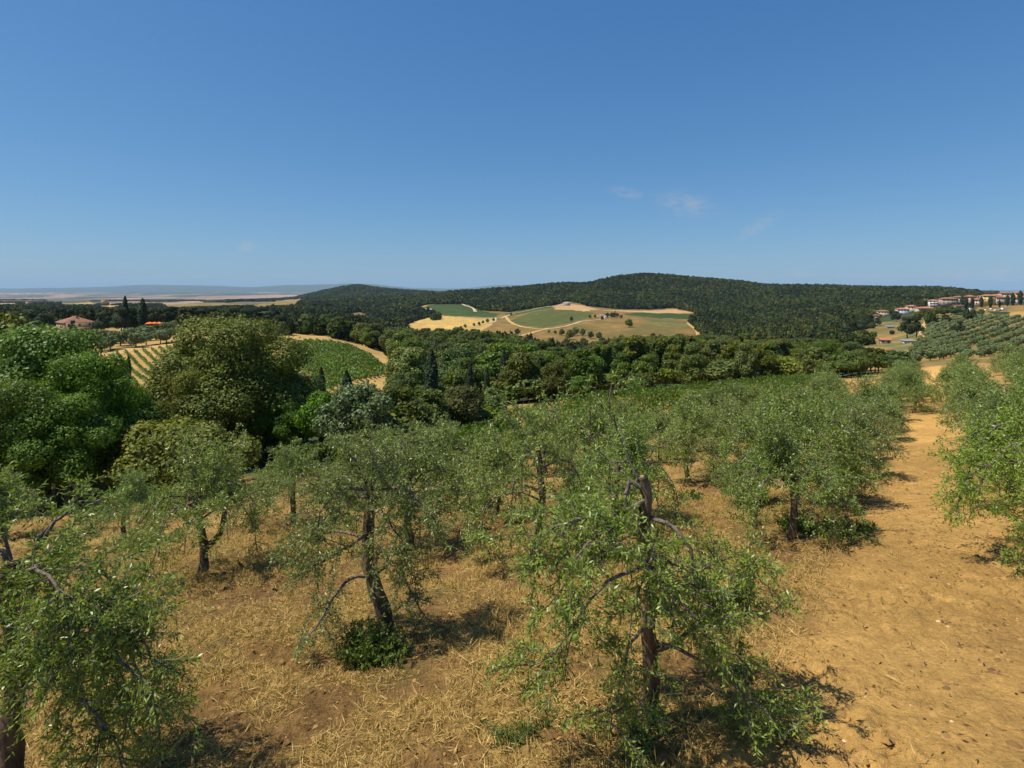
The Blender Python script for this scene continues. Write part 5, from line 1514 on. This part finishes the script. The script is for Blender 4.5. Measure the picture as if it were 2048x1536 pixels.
for a in [
 (1765, 633, 13, 10, 7, .35, 'w_cream', 'r_brown', 'leftmost village house, cream with a brown hip roof', 'hip', 1.8, (4, 2), 2),
 (1750, 637, 8, 6, 4, .35, 'w_stone', 'r_brown', 'low stone outhouse left of the leftmost village house', 'shed', 1.0, (2, 1), 1),
 (1804, 630, 13, 10, 7.5, .3, 'w_bluegrey', 'r_red', 'pale bluish house with red roof in the lower village', 'hip', 1.8, (4, 2), 2),
 (1822, 625, 11, 9, 8, .3, 'w_cream', 'r_red', 'cream house with red roof just behind the pale bluish one', 'hip', 1.6, (3, 2), 2),
 (1850, 624, 19, 9, 4.6, .15, 'w_cream', 'r_red', 'long low cream house with a red roof', 'hip', 1.5, (6, 2), 1),
 (1868, 615, 12, 11, 8.6, .55, 'w_white', 'r_red', 'white three storey house with balconies', 'hip', 1.5, (3, 2), 3),
 (1896, 608, 17, 10, 6.2, .25, 'w_stone', 'r_brown', 'grey stone house behind the low pinkish one', 'hip', 1.8, (4, 2), 2),
 (1897, 616, 17, 8, 5.2, .2, 'w_pink', 'r_red', 'low pinkish house right of the white three storey one', 'hip', 1.4, (5, 2), 2),
 (1916, 607, 11, 10, 7.5, .3, 'w_tan', 'r_brown', 'tan stone house left of the first tall conifers', 'hip', 1.6, (3, 2), 3),
 (1918, 617, 10, 6, 3.4, .2, 'w_cream', 'r_brown', 'small cream annex below the tan stone house', 'shed', .8, (3, 1), 1),
 (1939, 607, 10, 9, 8.5, .3, 'w_pink', 'r_red', 'pink house between the tall conifers', 'hip', 1.5, (3, 2), 3),
 (1955, 609, 9, 8, 5.6, .4, 'w_cream', 'r_brown', 'cream gabled house right of the pink one', 'gable', 2.0, (2, 2), 2),
 (1961, 601, 10, 9, 5.0, .3, 'w_stone', 'r_brown', 'stone house behind and left of the yellow one', 'hip', 1.6, (3, 2), 2),
 (1974, 606, 12, 9, 8.8, .3, 'w_yellow', 'r_red', 'yellow village house with a red roof', 'hip', 1.5, (3, 2), 3),
 (1989, 605, 9, 9, 8.4, .35, 'w_stone', 'r_red', 'narrow stone house between the yellow and the tan house', 'hip', 1.6, (2, 2), 3),
 (2000, 607, 11, 8, 7.4, .25, 'w_tan', 'r_brown', 'tan stone house with a row of dark openings', 'hip', 1.4, (5, 2), 2),
 (2014, 606, 8, 8, 6.5, .25, 'w_white', 'r_brown', 'small white village house near the right edge', 'hip', 1.4, (3, 2), 2),
 (2012, 597, 15, 9, 6.8, .25, 'w_pink', 'r_brown', 'brownish pink house high at the back of the village', 'hip', 1.6, (5, 2), 2),
 (2036, 598, 11, 9, 7.8, .25, 'w_ochre', 'r_red', 'bright ochre house highest in the village', 'hip', 1.4, (3, 2), 2),
 (2034, 607, 12, 9, 7.0, .2, 'w_cream', 'r_red', 'cream house in front of the bright ochre one', 'hip', 1.4, (4, 2), 2),
 (2053, 603, 11, 9, 9.0, .2, 'w_pink', 'r_red', 'pink house cut by the right edge of the picture', 'hip', 1.4, (3, 2), 3)]:
    px, pb, w, d, h, rz, wl_, rf_, lab, st, rise, cols, sto = a
    house(px, pb, 600 if pb > 609 else 655, 820, w, d, h, -rz, wl_, rf_, lab, st, rise, cols, sto, VH, True, 'house', 3.0, True, 'balconies' in lab, D=None if pb > 612 else float(np.interp(pb, [597, 612], [730, 655])))
house(1770, 687, 280, 420, 5.6, 4.2, 2.4, -.35, 'w_cream', 'r_red', 'little hut with a red roof among the lower gardens', 'gable', 1.1, (2, 1), 1, None, False, 'hut', 1, True)
house(1816, 686, 280, 420, 5.5, 3.5, 1.5, -.2, 'w_white', 'r_grey', 'low white shed beside the hut', 'shed', .5, (1, 1), 1, None, False, 'shed', 1, False, wins=False)
house(1780, 656, 420, 620, 7, 4, 1.7, -.1, 'w_grey', 'r_grey', 'low dark barn in the tan field below the village', 'shed', .5, (1, 1), 1, None, False, 'barn', 1, True, wins=False)
house(1133, 611, 800, 1300, 15, 9, 6.4, .2, 'w_grey', 'r_grey', 'grey house on the bare earth hilltop in the middle', 'hip', 1.7, (5, 3), 2, None, True, 'house', 3)
house(1203, 633, 600, 1200, 13, 8, 3.2, .1, 'w_pink', 'r_brown', 'low estate house with a brown roof among trees in the fields', 'hip', 1.5, (4, 2), 1, None, True, 'house', 2)
house(1210, 636, 600, 1200, 4.5, 4, 3.4, .1, 'w_white', 'r_grey', 'small white building beside the estate house', 'shed', .5, (1, 1), 1, None, False, 'outbuilding', 2)
house(854, 622, 900, 1500, 20, 9, 3.4, .1, 'w_grey', 'r_grey', 'long grey farm shed above the pale wheat field', 'gable', 1.8, (4, 1), 1, None, False, 'farm_shed', 2)
house(1783, 584, 1150, 1700, 15, 9, 6, -.3, 'w_ochre', 'r_red', 'ochre house on the ridge behind the village', 'hip', 1.6, (4, 2), 2, None, False, 'house', 4, D=1420)
house(1801, 587, 1150, 1700, 14, 8, 4.5, -.2, 'w_tan', 'r_brown', 'tan house lower on the ridge behind the village', 'hip', 1.6, (4, 2), 1, None, False, 'house', 4, D=1380)
house(209, 603, 1500, 2600, 18, 8, 6, -.3, 'w_stone', 'r_brown', 'reddish stone manor on the far left ridge', 'hip', 1.6, (5, 2), 2, None, False, 'manor', 6, D=1750)
house(58, 605, 1500, 2600, 15, 7, 4, -.3, 'w_stone', 'r_brown', 'far pink farmhouse at the left among woods', 'hip', 1.5, (5, 2), 1, None, False, 'house', 6, D=1500)
house(560, 585, 1500, 2600, 24, 12, 6, -.3, 'w_cream', 'r_red', 'far pale farm on the dark ridge', 'hip', 2.5, (5, 2), 2, None, False, 'house', 6, D=3300) if False else None
# mast beside the hilltop house
x, y, z = hit(1122, 611, 800, 1300)
ms = MB(); ms.tube(np.array([(0, 0, -1), (0, 0, 16)]), [.28, .18], 6)
ms = ms.build('mast', M['w_grey'], None, (x, y, z)); tag(ms, 'thin grey mast beside the hilltop house', 'mast')

# orange parasols and the white table at the farm
M['orange'] = plain_mat('orange_cloth', (.85, .16, .02), .8, .08, 3); M['whitecloth'] = plain_mat('white_cloth', (.8, .78, .74), .8, .05, 3); M['pole'] = plain_mat('pole_wood', (.3, .22, .14), .7, .1, 5)
for px, pb, lab in ((299, 658, 'orange parasol beside the tall farm cypress, leftmost of three'), (309, 657, 'orange parasol in the middle of the three at the farm'), (318, 656, 'orange parasol at the right of the three at the farm')):
    x, y, z = hit(px, pb, 200, 330)
    y = 262.0 + (px - 299) * .15; x = (px - 1024) / F * y; z = gz(x, y)
    zt = CZ - (643.5 - HY) / F * y - z
    r = empty('parasol', (x, y, z), lab, 'parasol', 'orange parasols at the farm')
    a8 = np.arange(8) * math.pi / 4
    V = np.concatenate([np.stack([np.cos(a8) * 1.75, np.sin(a8) * 1.75, np.full(8, zt - .75)], 1), [(0, 0, zt)], np.stack([np.cos(a8) * 1.75, np.sin(a8) * 1.75, np.full(8, zt - 1.0)], 1)])
    m = MB(); m.add(V, [(i, (i + 1) % 8, 8) for i in range(8)]); m.add(V, [(i, (i + 1) % 8, 9 + (i + 1) % 8, 9 + i) for i in range(8)])
    m.build('canopy', M['orange'], r)
    MB().tube(np.array([(0, 0, -.05), (0, 0, zt - .05)]), .05, 6).build('pole', M['pole'], r)
    MB().tube(np.array([(0, 0, 0), (0, 0, .12)]), .35, 8).build('base', M['w_grey'], r)
y = 258.0; x = (308 - 1024) / F * y; z = gz(x, y)
r = empty('table', (x, y, z), 'white covered table under the orange parasols', 'table', None, .2)
MB().box((0, 0, 1.35), (2.2, 1.2, .12)).box((0, -.62, 1.05), (2.2, .04, .5)).build('tablecloth', M['whitecloth'], r)
for sx in (-.9, .9):
    for sy in (-.45, .45): MB().box((sx, sy, .64), (.09, .09, 1.3)).build('leg', M['pole'], r)

# cars in the village car park
def car_maker(kind, paint):
    def f():
        root = empty('parked_car', (0, 0, 0), 'car', 'car')
        van = kind == 'van'
        L, Wd, H = (5.6, 2.1, 2.6) if van else (4.2, 1.75, 1.45)
        b = MB()
        if van: prof = [(-L/2, .4), (L/2, .4), (L/2, 1.2), (L/2 - .5, 1.4), (L/2 - 1.0, H), (-L/2, H)]
        else: prof = [(-L/2, .35), (L/2, .35), (L/2, .75), (L/2 - .9, .92), (L/2 - 1.5, H), (-L/2 + .8, H), (-L/2, .95)]
        n = len(prof)
        V = [(px_, -Wd/2, pz_) for px_, pz_ in prof] + [(px_, Wd/2, pz_) for px_, pz_ in prof]
        b.add(V, [(i, (i + 1) % n, n + (i + 1) % n, n + i) for i in range(n)])
        for o, sg in ((0, 1), (n, -1)):
            b.add(V, [(o, o + i, o + i + 1) if sg > 0 else (o, o + i + 1, o + i) for i in range(1, n - 1)])
        b.build('body', paint, root)
        g = MB(); g.box((.1 if not van else L/2 - 1.3, 0, H - .33), (1.6 if not van else 1.0, Wd + .02, .34)); g.build('side_window', M['glass'], root)
        for sx in (-L/2 + .8, L/2 - .85):
            for sy in (-Wd/2, Wd/2):
                w_ = MB(); w_.tube(np.array([(sx, sy - .11, .33), (sx, sy + .11, .33)]), .33, 10); w_.build('wheel', M['tyre'], root)
        return root
    return f
M['tyre'] = plain_mat('tyre', (.02, .02, .02), .9, .1, 5)
M['carwhite'] = plain_mat('car_paint_white', (.8, .8, .8), .3, .02, 1, .5); M['cargrey'] = plain_mat('car_paint_grey', (.25, .26, .28), .3, .02, 1, .5)
for px, pb, kd, lab, rz in ((1943, 621.5, 'van', 'large white van parked below the conifers', .1), (1973, 622, 'car', 'white car parked right of the van', .1), (1984, 619.5, 'car', 'white car parked further up behind the others', .2), (1992, 622, 'car', 'white car parked in the middle of the car park', 3.2), (2008, 621, 'van2', 'white delivery van parked at the right', .2), (2000, 622, 'grey', 'grey car parked left of the delivery van', .1)):
    x, y, z = hit(px, pb, 480, 720)
    STOCK.place(('car', kd[:3]), car_maker('van' if kd.startswith('van') else 'car', M['cargrey'] if kd == 'grey' else M['carwhite']), 'parked_car', (x, y, z + .1), lab, 'van' if kd.startswith('van') else 'car', 'vehicles in the village car park', rz, (1, 1, 1))

# ------------------------------------------------------------------ the soil: clods, stones, straw, weeds
rc = np.random.RandomState(37)
def clod_mesh(n, dmin, dmax, smin, smax, keep):
    u = rc.uniform(-.98, .98, n); y = np.sqrt(rc.uniform(dmin ** 2, dmax ** 2, n)); x = u * y
    m = keep(x, y); x, y = x[m], y[m]
    z = clod_z(x, y); s = rc.uniform(smin, smax, len(x)) * rc.uniform(.5, 1.2, len(x))
    base = np.array([(1, 0, 0), (.3, .95, 0), (-.8, .6, 0), (-.8, -.6, 0), (.3, -.95, 0), (.25, .1, .75), (-.4, -.2, .62)])
    tri = [(0, 1, 5), (1, 2, 5), (2, 6, 5), (2, 3, 6), (3, 4, 6), (4, 5, 6), (4, 0, 5)]
    N_ = len(x); a = rc.uniform(0, 6.28, N_); ca, sa = np.cos(a), np.sin(a)
    B = base[None] * rc.uniform(.65, 1.3, (N_, 7, 3)) * s[:, None, None] * np.array((1, 1, .8))
    V = np.stack([B[..., 0] * ca[:, None] - B[..., 1] * sa[:, None] + x[:, None], B[..., 0] * sa[:, None] + B[..., 1] * ca[:, None] + y[:, None], B[..., 2] + z[:, None] - s[:, None] * .12], -1).reshape(-1, 3)
    T = (np.array(tri)[None] + (np.arange(N_) * 7)[:, None, None]).reshape(-1, 3)
    return MB().add(V, T, 0, np.repeat(rc.uniform(0, 1, N_), 7))
def till(x, y):
    s = (x - 2.0) * .8 - (y - 7.8) * .6
    f1 = fbm(x * .45, y * .45, 4, 21)
    row = np.abs((s + 2.75) % 5.5 - 2.75)
    return smooth(1.7, .3, row + (f1 - .5) * 3.2), smooth(.3, 1.6, s) * smooth(6.6, 5.2, s), f1
def keep_clod(x, y):
    t, c, f1 = till(x, y)
    return rc.rand(len(x)) < np.clip(.12 + t * .8 - c * .1 + (smooth(.52, .62, fbm(x * .35, y * .35, 3, 88)) * .6), .10, 1)
k = NT('soil_clod'); M['clod'] = k.done(k.bsdf(k.mix(k.attr('tint'), (.14, .08, .032), (.36, .215, .07)), .95, .08, k.bump(k.noise(40, 4, .6, k.obj()), .6, .01)))
k = NT('pale_stone'); M['stone'] = k.done(k.bsdf(k.mix(k.attr('tint'), (.42, .28, .12), (.56, .41, .22)), .9, .15))
tag(clod_mesh(26000, 6, 32, .014, .06, keep_clod).build('soil_clods', M['clod']), 'crumbled brown clods of tilled soil between the olive trees', 'soil', kind='stuff')
tag(clod_mesh(9000, 6, 24, .025, .085, lambda x, y: (till(x, y)[1] > .2) & (fbm(x * .55, y * .55, 3, 188) + rc.rand(len(x)) * .12 > .6)).build('soil_clods', M['clod']), 'larger dark clods in patches on the sandy aisle', 'soil', kind='stuff')
tag(clod_mesh(500, 6, 28, .02, .045, lambda x, y: rc.rand(len(x)) < .8).build('stones', M['stone']), 'small pale stones scattered on the sandy soil', 'stones', kind='stuff')
def straw(n, dmin, dmax):
    u = rc.uniform(-.98, .98, n); y = np.sqrt(rc.uniform(dmin ** 2, dmax ** 2, n)); x = u * y
    t, c, f1 = till(x, y)
    f2 = fbm(x * 1.6, y * 1.6, 3, 31)
    p = smooth(.44, .57, f2 * .55 + f1 * .45 + .03) * (1 - c * .99) * (1 - t * .45)
    m = rc.rand(n) < np.clip(p + .03 * (1 - np.clip(c * 1.2, 0, 1)), 0, 1)
    x, y = x[m], y[m]; N_ = len(x)
    # tufts: several blades share a spot
    x = np.repeat(x, 5) + rc.normal(size=N_ * 5) * .05; y = np.repeat(y, 5) + rc.normal(size=N_ * 5) * .05
    N_ *= 5
    z = clod_z(x, y)
    flat = rc.rand(N_) < .62
    d = np.stack([rc.normal(size=N_), rc.normal(size=N_), np.where(flat, rc.uniform(.02, .25, N_), rc.uniform(.6, 2.2, N_))], 1)
    mb_ = MB()
    leaves(mb_, np.stack([x, y, z + np.where(flat, .02, -.01)], 1), d, rc.uniform(.10, .30, N_), rc.uniform(.008, .015, N_), rc, 0)
    return mb_
st_ = straw(80000, 6.2, 24)
tag(st_.build('dry_straw', [M['straw']]), 'dry yellow straw lying in patches between the olive trees', 'straw', kind='stuff')
lt = MB(); n_ = 7000
u_ = rc.uniform(-.98, .98, n_); y_ = np.sqrt(rc.uniform(36, 26 ** 2, n_)); x_ = u_ * y_
d_ = np.stack([rc.normal(size=n_), rc.normal(size=n_), rc.uniform(-.1, .3, n_)], 1)
leaves(lt, np.stack([x_, y_, clod_z(x_, y_) + .012], 1), d_, rc.uniform(.04, .12, n_), rc.uniform(.012, .035, n_), rc)
k = NT('dead_leaf'); M['litter'] = k.done(k.bsdf(k.mix(k.attr('tint'), (.05, .03, .015), (.20, .11, .045)), .9, .1))
tag(lt.build('leaf_litter', M['litter']), 'brown dead leaves and bark crumbs scattered over the soil', 'litter', kind='stuff')
# weeds, suckers and ivy
def weed_plant(px, py, R, H, n, label, name='weed', cat='weed', mat='weed', leaf=.06, dmin=6, dmax=60, group=None, slim=1.0):
    x, y, z = hit(px, py, dmin, dmax); z = float(clod_z(np.array([x]), np.array([y]))[0])
    root = empty(name, (x, y, z), label, cat, group)
    rs = np.random.RandomState(int(px * 7 + py))
    lf, wd = MB(), MB()
    ns = max(6, int(n / 28))
    for q in range(ns):
        a = rs.uniform(0, 6.28); rr = R * math.sqrt(rs.rand()); hh = H * rs.uniform(.4, 1.0) * (1 - .5 * rr / R)
        p = spline([(rr * .3 * math.cos(a), rr * .3 * math.sin(a), -.02), (rr * .7 * math.cos(a), rr * .7 * math.sin(a), hh * .7), (rr * math.cos(a), rr * math.sin(a), hh)], 5)
        wd.tube(p, np.linspace(.008, .003, 5), 3, 0, .5, cap=False)
        m = int(n / ns); tt = rs.uniform(.1, 1, m) * 4; i = np.minimum(tt.astype(int), 3)
        P_ = p[i] + (p[i + 1] - p[i]) * (tt - i)[:, None]
        leaves(lf, P_, rnd_unit(rs, m) + np.array((0, 0, .5)), rs.uniform(.7, 1.3, m) * leaf, rs.uniform(.3, .5, m) * leaf * slim, rs)
    wd.build('stem', M['bark_grey'], root); lf.build('foliage', [M[mat]], root)
    return root
SU = 'leafy suckers and weeds between the olive trees'
weed_plant(742, 1322, .78, .9, 4200, 'dark ivy bush at the foot of the olive with thick split trunk', 'ivy_bush', 'bush', 'broad', .08)
weed_plant(790, 1310, .5, .35, 1200, 'yellowish low weeds right of the ivy bush', 'weed', 'weed', 'weed', .06, group=SU)
weed_plant(1600, 1060, .75, .6, 2200, 'leafy green suckers below the full tree left of the aisle', 'sucker_bush', 'bush', 'weed', .10, group=SU)
weed_plant(1700, 1065, .8, .5, 1600, 'leafy suckers right of the full tree trunk', 'sucker_bush', 'bush', 'weed', .10, group=SU)
weed_plant(1380, 1000, .6, .5, 900, 'small green sapling on tilled soil behind the nearest olive', 'sapling', 'sapling', 'weed', .10, group=SU)
weed_plant(1470, 990, .7, .6, 1000, 'green sapling on bare soil left of the full tree', 'sapling', 'sapling', 'weed', .10, group=SU)
weed_plant(1520, 1010, .5, .45, 500, 'thin sapling just left of the full tree trunk', 'sapling', 'sapling', 'weed', .10, group=SU)
weed_plant(1100, 1430, .35, .16, 500, 'patch of short green grass in the straw left of the nearest olive', 'grass_tuft', 'grass', 'weed', .14, group=SU, slim=.22)
weed_plant(1020, 1480, .4, .14, 500, 'short green grass tuft low in the straw at the bottom', 'grass_tuft', 'grass', 'weed', .14, group=SU, slim=.22)
weed_plant(960, 1130, .5, .12, 300, 'faint green tuft beside the shadow of the hanging olive', 'grass_tuft', 'grass', 'weed', .14, group=SU, slim=.22)
weed_plant(400, 1165, .6, .4, 700, 'dry grassy tuft round the foot of the forked olive', 'grass_tuft', 'grass', 'straw', .18, group=SU, slim=.2)
weed_plant(590, 1055, .4, .3, 300, 'dry tuft at the foot of the slim olive', 'grass_tuft', 'grass', 'straw', .18, group=SU, slim=.2)
